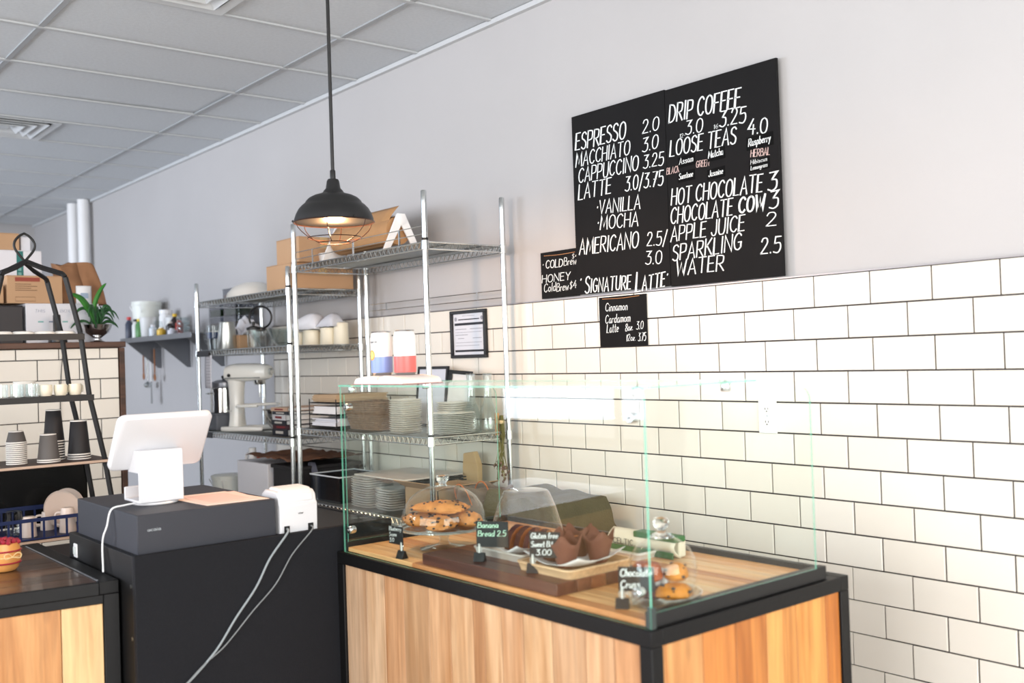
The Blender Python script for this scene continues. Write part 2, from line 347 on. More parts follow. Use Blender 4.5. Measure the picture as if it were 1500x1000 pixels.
def diffuser(x0, x1, y0, y1, label, ret=False):
    cx, cy = (x0 + x1) / 2, (y0 + y1) / 2; hx, hy = abs(x1 - x0) / 2 - .01, abs(y1 - y0) / 2 - .01
    t = thing('ceiling_vent', label, 'vent', (cx, cy, CZ - .012)); vm = mat('vent_white', (200, 203, 205), .4)
    def ringm(o, i, z0, z1):
        m = MB(); A = [(-hx*o, -hy*o, z0), (hx*o, -hy*o, z0), (hx*o, hy*o, z0), (-hx*o, hy*o, z0)]; B = [(-hx*i, -hy*i, z1), (hx*i, -hy*i, z1), (hx*i, hy*i, z1), (-hx*i, hy*i, z1)]
        A2 = [(a, b, c + .004) for a, b, c in A]; B2 = [(a, b, c + .004) for a, b, c in B]
        m.add(A + B + A2 + B2, [(k, (k+1) % 4, 4 + (k+1) % 4, 4 + k) for k in range(4)] + [(8+k, 12+k, 12 + (k+1) % 4, 8 + (k+1) % 4) for k in range(4)] + [(k, 8+k, 8 + (k+1) % 4, (k+1) % 4) for k in range(4)] + [(4+k, 4 + (k+1) % 4, 12 + (k+1) % 4, 12+k) for k in range(4)]); return m
    build('frame', ringm(1.0, .86, 0, .006), vm, t)
    build('duct', box((-hx*.96, -hy*.96, .05), (hx*.96, hy*.96, .058)), mat('duct_dark', (38, 38, 40), .8), t)
    if ret:
        for k in range(12): build('grille_slat', MB().box((-hx*.85, -hy*.84 + k*hy*.15, .008), (hx*.85, -hy*.84 + k*hy*.15 + .006, .022)), mat('vent_grey', (120, 122, 122), .5), t)
    else:
        for k, o in enumerate((.80, .60, .40)): build('louvre', ringm(o, o - .15, -.004, .03), vm, t)
        build('centre_plate', box((-hx*.16, -hy*.16, .004), (hx*.16, hy*.16, .012)), vm, t)
labs = {0: 'square stepped ceiling air diffuser cut off by the top edge of the photo', 5: 'square stepped ceiling air diffuser at the left edge of the photo', 12: 'small dark return grille low on the far ceiling at the left'}
for i in range(len(xs) - 1):
    k = i - 11
    for j, (ya, yb) in enumerate(rows):
        s = spec.get((k, j))
        if s == 'a':
            panel(xs[i], xs[i+1], ya, ya - .6096); diffuser(xs[i], xs[i+1], ya - .6096, yb, labs[k])
        elif s == 'r':
            panel(xs[i], xs[i+1], ya - .6096, yb); diffuser(xs[i], xs[i+1], ya, ya - .6096, labs[k], True)
        else: panel(xs[i], xs[i+1], ya, yb, (R(.35), R(-.35), 0) if (k, j) == (3, 1) else None)
for j in range(6):
    y = rows[j][1]; struct('main_tee', box((-9.76, y - .013, CZ - .004), (5, y + .013, CZ + .004)), mat('ceiling_tee_dull', (160, 163, 166), .5), parent=ceil)
    if j < 6: pass
base = None
for i, x in enumerate(xs):
    if base is None: base = build('cross_tee', box((-.012, -7.0, -.006), (.012, 0, .003)), teem, ceil)
    else:
        base = base.copy(); C.objects.link(base)
    base.location = (x, 0, CZ)
struct('trim_1', box((-9.76, -.022, CZ - .022), (5, .004, CZ + .001)), mat('angle_white', (196, 198, 200), .5))

# tiled wainscot: each tile a piece with recessed joints
grout = struct('wall_tile_backing', box((-4.085, -.001, .05), (1.6, .004, TOP)), groutm)
tp = MB(); g = .0052
def tile_mesh(wd, ht):
    m = MB(); a, b = wd / 2 - g / 2, ht / 2 - g / 2; e = .0016
    vs = [(-a, 0, -b), (a, 0, -b), (a, 0, b), (-a, 0, b), (-a, -.0055, -b), (a, -.0055, -b), (a, -.0055, b), (-a, -.0055, b), (-a+e, -.007, -b+e), (a-e, -.007, -b+e), (a-e, -.007, b-e), (-a+e, -.007, b-e)]
    return m.add(vs, [(0,1,5,4),(1,2,6,5),(2,3,7,6),(3,0,4,7),(4,5,9,8),(5,6,10,9),(6,7,11,10),(7,4,8,11),(8,9,10,11)])
offs = {2: 0.0999, 3: 0.0137, 4: 0.0653, 5: 0.0428, 6: 0.0165, 7: 0.063, 8: 0.0866, 9: 0.0542, 10: 0.0223, 11: 0.0503, 12: -0.0159}
tmsh = {}
rt = random.Random(3)
def tcol():
    j = rt.uniform(-3, 3); return (233 + j * .6, 228 + j, 218 + j * 1.3)
def put_tile(par, x0, x1, z, yy=0.0, rz=0, orig=(0,0,0), h=TH):
    wd = round(x1 - x0, 3)
    key = (wd, h)
    if key not in tmsh: tmsh[key] = build('tile', tile_mesh(wd, h), tilem, par); o = tmsh[key]
    else: o = tmsh[key].copy(); C.objects.link(o); o.parent = par
    if rz: o.rotation_euler = (0, 0, rz); o.location = (orig[0], orig[1] + (x0 + x1) / 2, z)
    else: o.location = ((x0 + x1) / 2, -.001 + rt.uniform(-.0004, .0004), z); o.rotation_euler = (R(rt.uniform(-.12, .12)), 0, R(rt.uniform(-.12, .12)))
    o.color = lin(tcol()); return o
XL, XR = -4.079, 1.45
low = MB()
for r in range(1, 17):
    o_ = (0 if r % 2 else .5) + offs.get(r, 0)
    z = TOP - (r - .5) * TH; c = -14
    while True:
        a = TX0 + (c + o_) * TW; b = a + TW; c += 1
        if a > XR: break
        if b < XL + .03: continue
        a = max(a, XL); b = min(b, XR)
        if b - a < .03: continue
        if r <= 9 or (r <= 14 and b > .35): put_tile(grout, a, b, z)
        else: low.box((a + .002, -.007, z - TH / 2 + .002), (b - .002, -.001, z + TH / 2 - .002))
build('low_tile_field', low, mat('glazed_tile_plain', (233, 228, 218), .16), grout, kind='stuff')
struct('trim_2', box((-4.085, -.011, TOP), (1.5, .004, TOP + .005)), mat('edge_trim_grey', (150, 146, 146), .35, .4))

# tiled pony wall at the left, facing the shop
PX = -3.65
pw = struct('wall_partition', box((PX - .14, -4.2, 0), (PX, -1.135, 1.612)), groutm)
for r in range(0, 15):
    z = 1.612 - .058 - TH * (r - .5) if r else 1.612 - .029
    hh = TH if r else .058; y = -1.15
    # columns run from the right-hand end (y = -1.135) away from the wall
    first = {0: .098}.get(r % 2, .205)
    yy = -1.135; k = 0
    while yy > -4.15:
        wdt = first if k == 0 else TW
        if yy < -2.6: break
        if r <= 9: put_tile(pw, yy - wdt, yy, z, rz=R(90), orig=(PX, 0, 0), h=round(hh, 4))
        yy -= wdt; k += 1
darkwood = wood('brown_stained_wood', (88, 56, 40), (40, 24, 16), .45, 'Y', strength=.8, knots=False)
build('cap_board', box((PX - .75, -4.2, 1.614), (PX + .025, -1.10, 1.645)), darkwood, pw, bevel=.003)
build('end_post', box((PX - .14, -1.133, 0), (PX + .02, -1.105, 1.612)), darkwood, pw, bevel=.002)
build('cabinet_body', box((PX - .74, -4.2, 0), (PX - .15, -1.14, 1.612)), mat('cabinet_grey', (90, 92, 98), .6), pw)

# pipes in the far corner
for k, (x, r_) in enumerate(((-8.06, .055), (-7.76, .05))):
    m = MB(); m.lathe([(r_, 0), (r_, CZ)], 20)
    t = build('drain_pipe', m, whitep, loc=(x, -.075, 0)); tag(t, ['thicker left one of the two white vertical pipes in the far corner', 'slimmer right one of the two white vertical pipes in the far corner'][k], 'pipe')
    for z in (1.1, 2.4): build('pipe_clamp', MB().lathe([(r_ + .002, 0), (r_ + .006, .002), (r_ + .006, .028), (r_ + .002, .03)], 20, (0, 0, z)), whitep, t)

# ================================================================== menu boards and wall signs
def board(name, label, x0, x1, z0, z1, y=-.014, th=.012, mt=None, cat='menu board', group=None):
    t = thing(name, label, cat, ((x0 + x1) / 2, y, z0), group=group)
    build('panel', box((x0 - t.location.x, 0, 0), (x1 - t.location.x, -th, z1 - z0)), mt or chalk, t, bevel=.001, seg=1); return t
def line(t, text, p0, p1, h, y=-.026, m=None, **k):
    a = (p0[0], y, p0[2]); b = (p1[0], y, p1[2])
    return lettering(text, a, b, h, (0, -1, 0), m or chalkw, parent=t, off=t.location, **k)
lb = board('menu_board', 'left half of the large black chalk menu, headed ESPRESSO 2.0', -1.163, -.636, 1.748, 2.506)
rb = board('menu_board', 'right half of the large black chalk menu, headed DRIP COFFEE', -.634, -.119, 1.744, 2.502)
pink = mat('chalk_pink', (226, 196, 190), .9)
line(lb, 'ESPRESSO', (-1.1430, 0.0000, 2.3606), (-0.8510, 0.0000, 2.3556), 2.4296 - 2.3606)
line(lb, '2.0', (-0.7560, 0.0000, 2.3576), (-0.6710, 0.0000, 2.3566), 2.4096 - 2.3576)
line(lb, 'MACCHIATO', (-1.1450, -0.0000, 2.2896), (-0.8300, 0.0000, 2.2896), 2.3466 - 2.2896)
line(lb, '3.0', (-0.7600, 0.0000, 2.2836), (-0.6780, 0.0000, 2.2876), 2.3366 - 2.2836)
line(lb, 'CAPPUCCINO', (-1.1310, 0.0000, 2.2206), (-0.7870, 0.0000, 2.2196), 2.2796 - 2.2206)
line(lb, '3.25', (-0.7580, 0.0000, 2.2206), (-0.6530, 0.0000, 2.2176), 2.2716 - 2.2206)
line(lb, 'LATTE', (-1.1350, -0.0000, 2.1496), (-0.9430, 0.0000, 2.1496), 2.2126 - 2.1496)
line(lb, '3.0/3.75', (-0.8610, 0.0000, 2.1456), (-0.6590, 0.0000, 2.1406), 2.2026 - 2.1456)
line(lb, '*VANILLA', (-1.0280, 0.0000, 2.0746), (-0.7830, 0.0000, 2.0646), 2.1296 - 2.0746)
line(lb, '*MOCHA', (-1.0270, 0.0000, 2.0096), (-0.7970, 0.0000, 1.9986), 2.0646 - 2.0096)
line(rb, 'DRIP COFFEE', (-0.6160, 0.0000, 2.3736), (-0.2790, 0.0000, 2.3646), 2.4416 - 2.3736)
line(rb, '3.0', (-0.5360, 0.0000, 2.3106), (-0.4550, 0.0000, 2.3076), 2.3616 - 2.3106)
line(rb, '3.25', (-0.3730, 0.0000, 2.3096), (-0.2580, 0.0000, 2.3046), 2.3656 - 2.3096)
line(rb, '12-', (-0.5650, 0.0000, 2.3046), (-0.5390, 0.0000, 2.3026), 2.3206 - 2.3046)
line(rb, '16-', (-0.4010, 0.0000, 2.3066), (-0.3700, 0.0000, 2.3076), 2.3226 - 2.3066)
line(rb, 'LOOSE TEAS', (-0.6170, 0.0000, 2.2436), (-0.3040, 0.0000, 2.2366), 2.3036 - 2.2436)
line(rb, '4.0', (-0.2480, 0.0000, 2.2596), (-0.1680, 0.0000, 2.2476), 2.3136 - 2.2596)
line(rb, 'BLACK', (-0.6370, 0.0000, 2.1766), (-0.5740, 0.0000, 2.1766), 2.2016 - 2.1766, m=pink)
line(rb, 'GREEN', (-0.4900, 0.0000, 2.1796), (-0.4290, 0.0000, 2.1766), 2.2036 - 2.1796, m=pink)
line(rb, 'HERBAL', (-0.2400, 0.0000, 2.1766), (-0.1590, 0.0000, 2.1706), 2.2026 - 2.1766, m=pink)
line(rb, 'HOT CHOCOLATE', (-0.6190, 0.0000, 2.0556), (-0.1970, 0.0000, 2.0486), 2.1166 - 2.0556)
line(rb, '3', (-0.1720, 0.0000, 2.0446), (-0.1360, 0.0000, 2.0456), 2.1076 - 2.0446)
line(rb, 'CHOCOLATE', (-0.6250, 0.0000, 1.9856), (-0.3310, 0.0000, 1.9826), 2.0456 - 1.9856)
line(rb, 'COW', (-0.3010, 0.0000, 1.9846), (-0.1910, 0.0000, 1.9826), 2.0386 - 1.9846, wgt=0.15)
line(rb, '3', (-0.1690, 0.0000, 1.9816), (-0.1330, 0.0000, 1.9836), 2.0406 - 1.9816)
line(lb, 'AMERICANO', (-1.1410, 0.0000, 1.9166), (-0.8010, 0.0000, 1.9126), 1.9806 - 1.9166)
line(lb, '2.5/', (-0.7530, 0.0000, 1.9126), (-0.6510, 0.0000, 1.9076), 1.9656 - 1.9126)
line(lb, '3.0', (-0.7640, 0.0000, 1.8406), (-0.6800, 0.0000, 1.8366), 1.8916 - 1.8406)
line(lb, '*', (-1.1450, 0.0000, 1.7806), (-1.1360, 0.0000, 1.7806), 1.8406 - 1.7806)
line(lb, 'Signature', (-1.1140, 0.0000, 1.7526), (-0.8500, 0.0000, 1.7516), 1.8216 - 1.7526, smallcaps=0.8)
line(lb, 'Latte', (-0.8210, 0.0000, 1.7366), (-0.6680, 0.0000, 1.7496), 1.8116 - 1.7366, smallcaps=0.72)
line(lb, '*', (-0.6580, 0.0000, 1.7646), (-0.6500, 0.0000, 1.7646), 1.8196 - 1.7646)
line(rb, 'APPLE JUICE', (-0.6280, 0.0000, 1.9166), (-0.2800, 0.0000, 1.9196), 1.9726 - 1.9166)
line(rb, '2', (-0.1850, 0.0000, 1.9226), (-0.1430, 0.0000, 1.9216), 1.9696 - 1.9226)
line(rb, 'SPARKLING', (-0.6220, 0.0000, 1.8416), (-0.2970, 0.0000, 1.8536), 1.9006 - 1.8416)
line(rb, '2.5', (-0.2120, 0.0000, 1.8286), (-0.1300, 0.0000, 1.8276), 1.8836 - 1.8286)
line(rb, 'WATER', (-0.6070, 0.0000, 1.7846), (-0.3790, 0.0000, 1.7856), 1.8416 - 1.7846)

# small hanging boards
sb1 = board('hanging_sign', 'small black sign left of the big menu reading COLD Brew and HONEY Cold Brew', -1.4110, -1.168, 1.7456, 1.9506, y=-.004, th=.006, cat='sign')
sb2 = board('hanging_sign', 'small black sign under the big menu reading Cinnamon Cardamom Latte', -1.0440, -0.7780, 1.5226, 1.7276, y=-.0105, th=.006, cat='sign')
orange = mat('orange_twine', (196, 140, 96), .8)
for t, (a, b_) in ((sb1, ((-1.3840, 0.0000, 1.9356), (-1.1840, -0.0000, 1.9336))), (sb2, ((-1.0200, 0.0000, 1.7206), (-0.8110, 0.0000, 1.7216)))):
    yy = t.location.y - .008; pa = Vector((a[0], yy, a[2])) - t.location; pb = Vector((b_[0], yy, b_[2])) - t.location; mid = (pa + pb) / 2 - Vector((0, 0, .003))
    build('twine', MB().tube(crom([tuple(pa), tuple(mid), tuple(pb)], 6), .0012, 5), orange, t)
line(sb1, '*', (-1.3990, 0.0000, 1.8796), (-1.3920, 0.0000, 1.8796), 1.9146 - 1.8796, y=-.0102)
line(sb1, 'COLD', (-1.3760, 0.0000, 1.8796), (-1.2660, 0.0000, 1.8786), 1.9136 - 1.8796, wgt=0.13, y=-.0102)
line(sb1, 'Brew', (-1.2570, -0.0000, 1.8816), (-1.1800, 0.0000, 1.8816), 1.9156 - 1.8816, y=-.0102)
line(sb1, '$4', (-1.2040, 0.0000, 1.9056), (-1.1670, 0.0000, 1.9086), 1.9266 - 1.9056, y=-.0102)
line(sb1, 'HONEY', (-1.4050, 0.0000, 1.8176), (-1.2210, 0.0000, 1.8186), 1.8506 - 1.8176, wgt=0.13, y=-.0102)
line(sb1, 'Cold', (-1.3930, 0.0000, 1.7746), (-1.3170, 0.0000, 1.7776), 1.8106 - 1.7746, y=-.0102)
line(sb1, 'Brew', (-1.3100, 0.0000, 1.7726), (-1.2350, 0.0000, 1.7746), 1.8076 - 1.7726, y=-.0102)
line(sb1, '$4', (-1.2250, -0.0000, 1.7766), (-1.1830, 0.0000, 1.7806), 1.8086 - 1.7766, y=-.0102)
line(sb2, 'Cinnamon', (-1.0050, 0.0000, 1.6696), (-0.8810, 0.0000, 1.6686), 1.7026 - 1.6696, y=-.0167)
line(sb2, 'Cardamom', (-1.0080, -0.0000, 1.6186), (-0.8670, 0.0000, 1.6216), 1.6526 - 1.6186, y=-.0167)
line(sb2, 'Latte', (-1.0010, -0.0000, 1.5796), (-0.9350, 0.0000, 1.5826), 1.6136 - 1.5796, y=-.0167)
line(sb2, '8oz.', (-0.8950, 0.0000, 1.5826), (-0.8540, 0.0000, 1.5856), 1.6116 - 1.5826, y=-.0167)
line(sb2, '3.0', (-0.8340, 0.0000, 1.5866), (-0.7970, 0.0000, 1.5886), 1.6176 - 1.5866, y=-.0167)
line(sb2, '12oz.', (-0.8920, 0.0000, 1.5426), (-0.8420, 0.0000, 1.5436), 1.5696 - 1.5426, y=-.0167)
line(sb2, '3.75', (-0.8260, 0.0000, 1.5406), (-0.7850, 0.0000, 1.5416), 1.5726 - 1.5406, y=-.0167)

# magnetic tea labels on the right board
tag_m = mat('label_black', (8, 8, 8), .85, spec=.2)
def magnet(lab, a, b_, rows):
    # a = top left, b_ = bottom right on the board
    t = thing('label_magnet', 'black label magnet reading %s on the right menu board' % lab, 'label', ((a[0] + b_[0]) / 2, -.0264, b_[2]), group='tea label magnets')
    w_ = b_[0] - a[0]; h_ = a[2] - b_[2]; sl = .003
    build('magnet_plate', MB().slab([(-w_/2, 0, 0), (w_/2, 0, sl), (w_/2, 0, h_ ), (-w_/2, 0, h_ - sl)], (0, -.002, 0)), tag_m, t, bevel=.0008, seg=1)
    n = len(rows); hh = (h_ - sl) / n
    for i, s in enumerate(rows):
        z = (n - 1 - i) * hh + hh * .3; lettering(s, (-w_*.42, -.0022, z), (w_*.40, -.0022, z + sl * .8), hh * (.56 if n == 1 else .72), (0, -1, 0), chalkw, parent=t, wgt=.13)
magnet('Assam', (-0.5760, 0.0000, 2.2356), (-0.4940, 0.0000, 2.1916), ['Assam'])
magnet('Sunstone', (-0.5800, 0.0000, 2.1776), (-0.4970, 0.0000, 2.1356), ['Sunstone'])
magnet('Matcha', (-0.4350, 0.0000, 2.2386), (-0.3530, 0.0000, 2.1906), ['Matcha'])
magnet('Jasmine', (-0.4370, 0.0000, 2.1656), (-0.3560, 0.0000, 2.1236), ['Jasmine'])
magnet('Raspberry', (-0.2550, 0.0000, 2.2506), (-0.1410, 0.0000, 2.2006), ['Raspberry'])
magnet('Hibiscus Lemongrass', (-0.2460, 0.0000, 2.1666), (-0.1600, 0.0000, 2.1226), ['Hibiscus', 'Lemongrass'])

# framed certificate on the tiles
t = thing('certificate_frame', 'black framed certificate hung on the tiles behind the near wire rack', 'picture frame', ((-2.095 - 1.81) / 2, -.008, 1.494))
W_ = -1.81 + 2.095; H_ = 1.727 - 1.494
fb = mat('frame_black', (26, 27, 31), .4)
for a, b_ in (((-W_/2, 0, 0), (W_/2, -.018, .016)), ((-W_/2, 0, H_ - .016), (W_/2, -.018, H_)), ((-W_/2, 0, .016), (-W_/2 + .017, -.018, H_ - .016)), ((W_/2 - .017, 0, .016), (W_/2, -.018, H_ - .016))):
    build('frame_side', box(a, b_), fb, t, bevel=.002)
build('certificate', box((-W_/2 + .015, -.002, .014), (W_/2 - .015, -.006, H_ - .014)), mat('certificate_paper', (216, 218, 226), .6), t)
ink = mat('print_black', (38, 40, 48), .7); inkg = mat('print_grey', (150, 152, 164), .8)
for z, x0, x1, h, mm in ((.186, -.085, .085, .005, ink), (.160, -.115, .115, .012, ink), (.030, -.115, .115, .010, ink), (.205, -.05, .05, .002, inkg), (.140, -.11, -.02, .003, inkg), (.140, .01, .11, .003, inkg), (.125, -.11, .1, .002, inkg), (.112, -.11, -.01, .003, inkg), (.095, -.09, -.04, .003, inkg), (.095, .03, .1, .003, inkg), (.075, -.11, .1, .002, inkg), (.06, -.11, .08, .002, inkg)):
    build('print_line', box((x0, -.0062, z), (x1, -.0068, z + h)), mm, t, kind='stuff')
for x in (-.105, .105): build('seal', MB().lathe([(.010, 0), (.010, .0006)], 16), inkg, t, loc=(x, -.0062, .192), rot=(R(90), 0, 0))

# power outlet
t = thing('wall_outlet', 'white duplex power outlet on the tiled wall behind the glass case', 'outlet', (-.218, -.008, 1.195))
build('cover_plate', box((-.038, 0, 0), (.038, -.006, .124)), whitep, t, bevel=.002)
for z in (.039, .085):
    s = build('socket', MB().lathe([(.0165, 0), (.0165, .0025), (.015, .003)], 20, sx=1, sy=.85), whitep, t, loc=(0, -.006, z), rot=(R(90), 0, 0))
    sm = MB()
    for x in (-.006, .006): sm.box((x - .0012, -.001, .003), (x + .0012, .006, .0034))
    sm.lathe([(.0025, .003), (.0025, .0034)], 8, (0, -.007, 0)); build('slot', sm, mat('slot_dark', (40, 38, 38), .8), s, kind='stuff')
build('screw', MB().lathe([(.003, 0), (.003, .0012)], 10), chromed, t, loc=(0, -.006, .062), rot=(R(90), 0, 0))

# ================================================================== wire racks
def make_rack(name, label, x0, x1, y0, y1, shelves, top, rails=None):
    t = thing(name, label, 'shelving rack', ((x0 + x1) / 2, (y0 + y1) / 2, 0)); cx, cy = t.location.x, t.location.y; hx, hy = (x1 - x0) / 2, (y1 - y0) / 2
    pr = .0127
    pole0 = None
    for sx in (-1, 1):
        for sy in (-1, 1):
            if pole0 is None:
                m = MB(); prof = [(pr, 0), (pr, .03)]; z = .06
                while z < top - .05: prof += [(pr, z - .0004), (pr - .0005, z), (pr - .0005, z + .0018), (pr, z + .0022)]; z += .0254
                prof += [(pr, top - .004), (pr - .003, top)]; m.lathe(prof, 16); pole0 = build('pole', m, chrome, t); p = pole0
            else: p = pole0.copy(); C.objects.link(p)
            p.location = (sx * hx, sy * hy, 0)
            f = MB().lathe([(.018, 0), (.018, .01), (.008, .016), (.008, .03)], 12); build('foot', f, blackp, p)
    for z in shelves:
        m = MB(); r = .0035; ix, iy = hx - .014, hy - .014
        for zz in (0, -.030):
            for a, b_ in (((-ix, -hy, zz), (ix, -hy, zz)), ((-ix, hy, zz), (ix, hy, zz)), ((-hx, -iy, zz), (-hx, iy, zz)), ((hx, -iy, zz), (hx, iy, zz))): m.tube([a, b_], r, 6)
        s = build('shelf', m, chrome, t, loc=(0, 0, z))
        m = MB(); r = .0026
        def zig(a, b_):
            A = Vector(a); B = Vector(b_); n = int((B - A).length / .0188); pts = [tuple(A.lerp(B, i / n) + Vector((0, 0, 0 if i % 2 else -.03))) for i in range(n + 1)]
            m.tube(pts, r, 4)
        zig((-ix, -hy, 0), (ix, -hy, 0)); zig((-ix, hy, 0), (ix, hy, 0)); zig((-hx, -iy, 0), (-hx, iy, 0)); zig((hx, -iy, 0), (hx, iy, 0))
        build('truss_wire', m, chrome, s, kind='stuff')
        m = MB(); n = int(2 * ix / .0215)
        for i in range(1, n): x = -ix + 2 * ix * i / n; m.tube([(x, -hy, .002), (x, hy, .002)], .0019, 4)
        for y in (-hy * .45, hy * .45): m.tube([(-hx, y, -.006), (hx, y, -.006)], .003, 5)
        build('deck_wire', m, chromed, s, kind='stuff')
        for sx in (-1, 1):
            for sy in (-1, 1): build('collar', MB().lathe([(.0132, -.036), (.0185, -.034), (.0165, .006), (.0132, .008)], 14, (sx * hx, sy * hy, 0)), chrome, s)
        build('shelf_clip', MB().lathe([(.0135, 0), (.0142, .001), (.0142, .008), (.0135, .009)], 14, (hx, -hy, .008)), blackp, s)
    for (z, side, xa, xb) in rails or ():
        y = -hy if side == 'f' else hy; m = MB(); w0 = -hx if xa is None else xa; w1 = hx if xb is None else xb
        for dz in (0, .035): m.tube([(w0, y, z + dz), (w1, y, z + dz)], .0022, 6)
        k = build('ledge_rail', m, chrome, t)
        for i in range(1, 4): x = w0 + (w1 - w0) * (i - .5) / 3; build('rail_post', MB().box((x - .004, y - .003, z - (.0 if side == 'b' else .04)), (x + .004, y + .003, z + .037)), chrome, k)
    return t
S1, S2 = (2.0, 1.155, .785, .2), (1.89, 1.588, 1.095, .60, .2)
rack1 = make_rack('wire_rack', 'taller chrome wire rack nearer the glass case, paper roll cutter on its top shelf', -2.80, -1.60, -.50, -.07, S1, 2.222, [(2.035, 'f', None, None), (1.765, 'b', None, None)])
rack2 = make_rack('wire_rack', 'lower chrome wire rack farther left holding the stand mixer and cartons', -4.10, -2.875, -.50, -.07, S2, 2.008)

def carton(name, label, x0, x1, y0, y1, z0, h, m=None, cat='box', rz=0, tape=True, group=None):
    t = thing(name, label, cat, ((x0 + x1) / 2, (y0 + y1) / 2, z0), rz, group); hx, hy = (x1 - x0) / 2, (y1 - y0) / 2
    build('box_body', box((-hx, -hy, 0), (hx, hy, h - .003)), m or cartonm, t, bevel=.003)
    build('flap', box((-hx, -hy, h - .003), (hx, -.001, h)), m or cartonm, t); build('flap', box((-hx, .001, h - .003), (hx, hy, h)), m or cartonm, t)
    if tape:
        tm = mat('parcel_tape', (206, 176, 130), .25)
        k = MB().box((-hx - .0008, -.024, h), (hx + .0008, .024, h + .0006)); k.box((-hx - .001, -.024, h - .06), (-hx - .0002, .024, h)); k.box((hx + .0002, -.024, h - .06), (hx + .001, .024, h)); build('tape', k, tm, t)
    return t
# ---- top shelf of the far rack
carton('cardboard_box', 'wide flat brown carton on the top shelf of the far rack, lower of two', -3.19, -2.90, -.47, -.09, 1.894, .138)
carton('cardboard_box', 'smaller brown carton stacked on top of the flat carton on the far rack', -3.12, -2.86, -.44, -.14, 2.0335, .135)
t = build('mixing_bowl', MB().lathe([(.055, .095), (.06, .098), (.12, .075), (.158, .035), (.166, .006), (.17, .0), (.164, .0), (.16, .008), (.152, .035), (.115, .07), (.05, .09)], 36), white, loc=(-3.7580, -.28, 1.894)); tag(t, 'large white bowl upside down on the top shelf of the far rack', 'bowl')
t = thing('glove', 'dark brown crumpled glove beside the white bowl on the far rack', 'glove', (-4.1090, -.25, 1.894))
m = MB(); m.sheet(lambda u, v: ((u - .5) * .09, (v - .5) * .06, .004 + .03 * math.sin(math.pi * u) * math.sin(math.pi * v) * (1 + .5 * math.sin(9 * u + 5 * v))), 10, 8); build('fabric', m, mat('brown_leather', (92, 62, 52), .6), t, solid=.006)

# ---- second shelf of the far rack (z 1.592)
Z2 = 1.592
t = thing('pitcher', 'tapered brushed steel pitcher at the left end of the far rack', 'pitcher', (-3.8940, -.40, Z2))
build('body', MB().lathe([(.0, 0), (.062, 0), (.064, .004), (.045, .165), (.047, .168), (.043, .168), (.060, .008)], 32), mat('pitcher_steel', (205, 210, 208), .3, .9), t)
build('handle', MB().tube(crom([(.046, 0, .15), (.085, 0, .145), (.09, 0, .09), (.06, 0, .04)], 6), .005, 8), mat('pitcher_steel', (0,0,0)), t, rot=(0, 0, R(150)))
t = thing('measuring_jug', 'clear plastic measuring jug left of the steel pitcher', 'jug', (-4.1260, -.38, Z2))
build('body', MB().lathe([(.0, 0), (.04, 0), (.042, .003), (.052, .15), (.055, .155), (.050, .153), (.040, .006)], 24), dishglass, t)
build('handle', MB().tube(crom([(.05, 0, .14), (.088, 0, .13), (.085, 0, .06), (.045, 0, .03)], 6), .006, 8), dishglass, t, rot=(0, 0, R(200)))
build('scale_marks', MB().lathe([(.0478, .075), (.0505, .115)], 6), mat('blue_print', (60, 80, 120), .6), t)
carton('small_carton', 'small brown box between the pitcher and the glass jars', -3.9290, -3.9290 + .12, -.36, -.26, Z2, .085, tape=False)
def lathe_thing(name, label, cat, prof, m, loc, n=28, group=None, sx=1, sy=1):
    o = build(name, MB().lathe(prof, n, sx=sx, sy=sy), m, loc=loc); return tag(o, label, cat, group)
bowlp = [(0, .002), (.03, 0), (.034, .004), (.07, .05), (.088, .098), (.09, .1), (.086, .1), (.066, .052), (.03, .008), (0, .006)]
for k, (px_, y_, lab) in enumerate(((392, -.42, 'clear glass bowl just left of the near pole of the far rack, in front'), (406, -.24, 'clear glass bowl behind another glass bowl on the far rack'), (418, -.40, 'clear glass dish nearest the right pole of the far rack'))):
    X_ = (-3.3540, -3.5830, -3.1580)[k]
    lathe_thing('glass_bowl', lab, 'bowl', bowlp, dishglass, (X_ + (.02, .1, 0)[k], y_, Z2))
t = thing('press_jar', 'glass jar with a dark lid in the middle of the far rack', 'jar', (-3.5220, -.40, Z2))
build('glass_body', MB().lathe([(0, 0), (.035, 0), (.037, .003), (.037, .105), (.034, .105), (.034, .006), (0, .004)], 24), dishglass, t); build('lid', MB().lathe([(.04, .104), (.041, .118), (.02, .126), (.008, .128), (.01, .15), (0, .155)], 24), blackp, t)
t = thing('towel', 'crumpled white towel hanging over jars under the top shelf of the far rack', 'towel', (-4.0480, -.2, Z2 + .09))
def tw(u, v):
    a = (u - .5); b_ = (v - .5); h = .11 * math.exp(-(a * a * 9 + b_ * b_ * 7)) + .018 * math.sin(14 * u + 6 * v) + .012 * math.sin(23 * v - 9 * u)
    return (a * .26, b_ * .16, h)
build('cloth', MB().sheet(tw, 22, 16), mat('towel_white', (228, 228, 234), .95, bump=.2), t, solid=.005)
carton('small_carton', 'pale grey box under the crumpled towel on the far rack', -4.0480 - .09, -4.0480 + .09, -.27, -.12, Z2, .095, mat('grey_card', (150, 148, 150), .8), tape=False)
t = thing('headphones', 'black round band hanging under the top shelf of the far rack', 'headphones', (-3.5330, -.35, 1.70))
build('headband', MB().tube([(.07 * math.cos(a), 0, .065 * math.sin(a) + .07) for a in [R(-60 + i * 300 / 26 * 1.0 + 0) + R(-30) for i in range(27)]], .006, 8), blackp, t, rot=(0, 0, R(40)))
build('ear_cup', MB().lathe([(.02, 0), (.03, .006), (.03, .02), (.02, .026)], 18), blackp, t, loc=(0, 0, -.012))
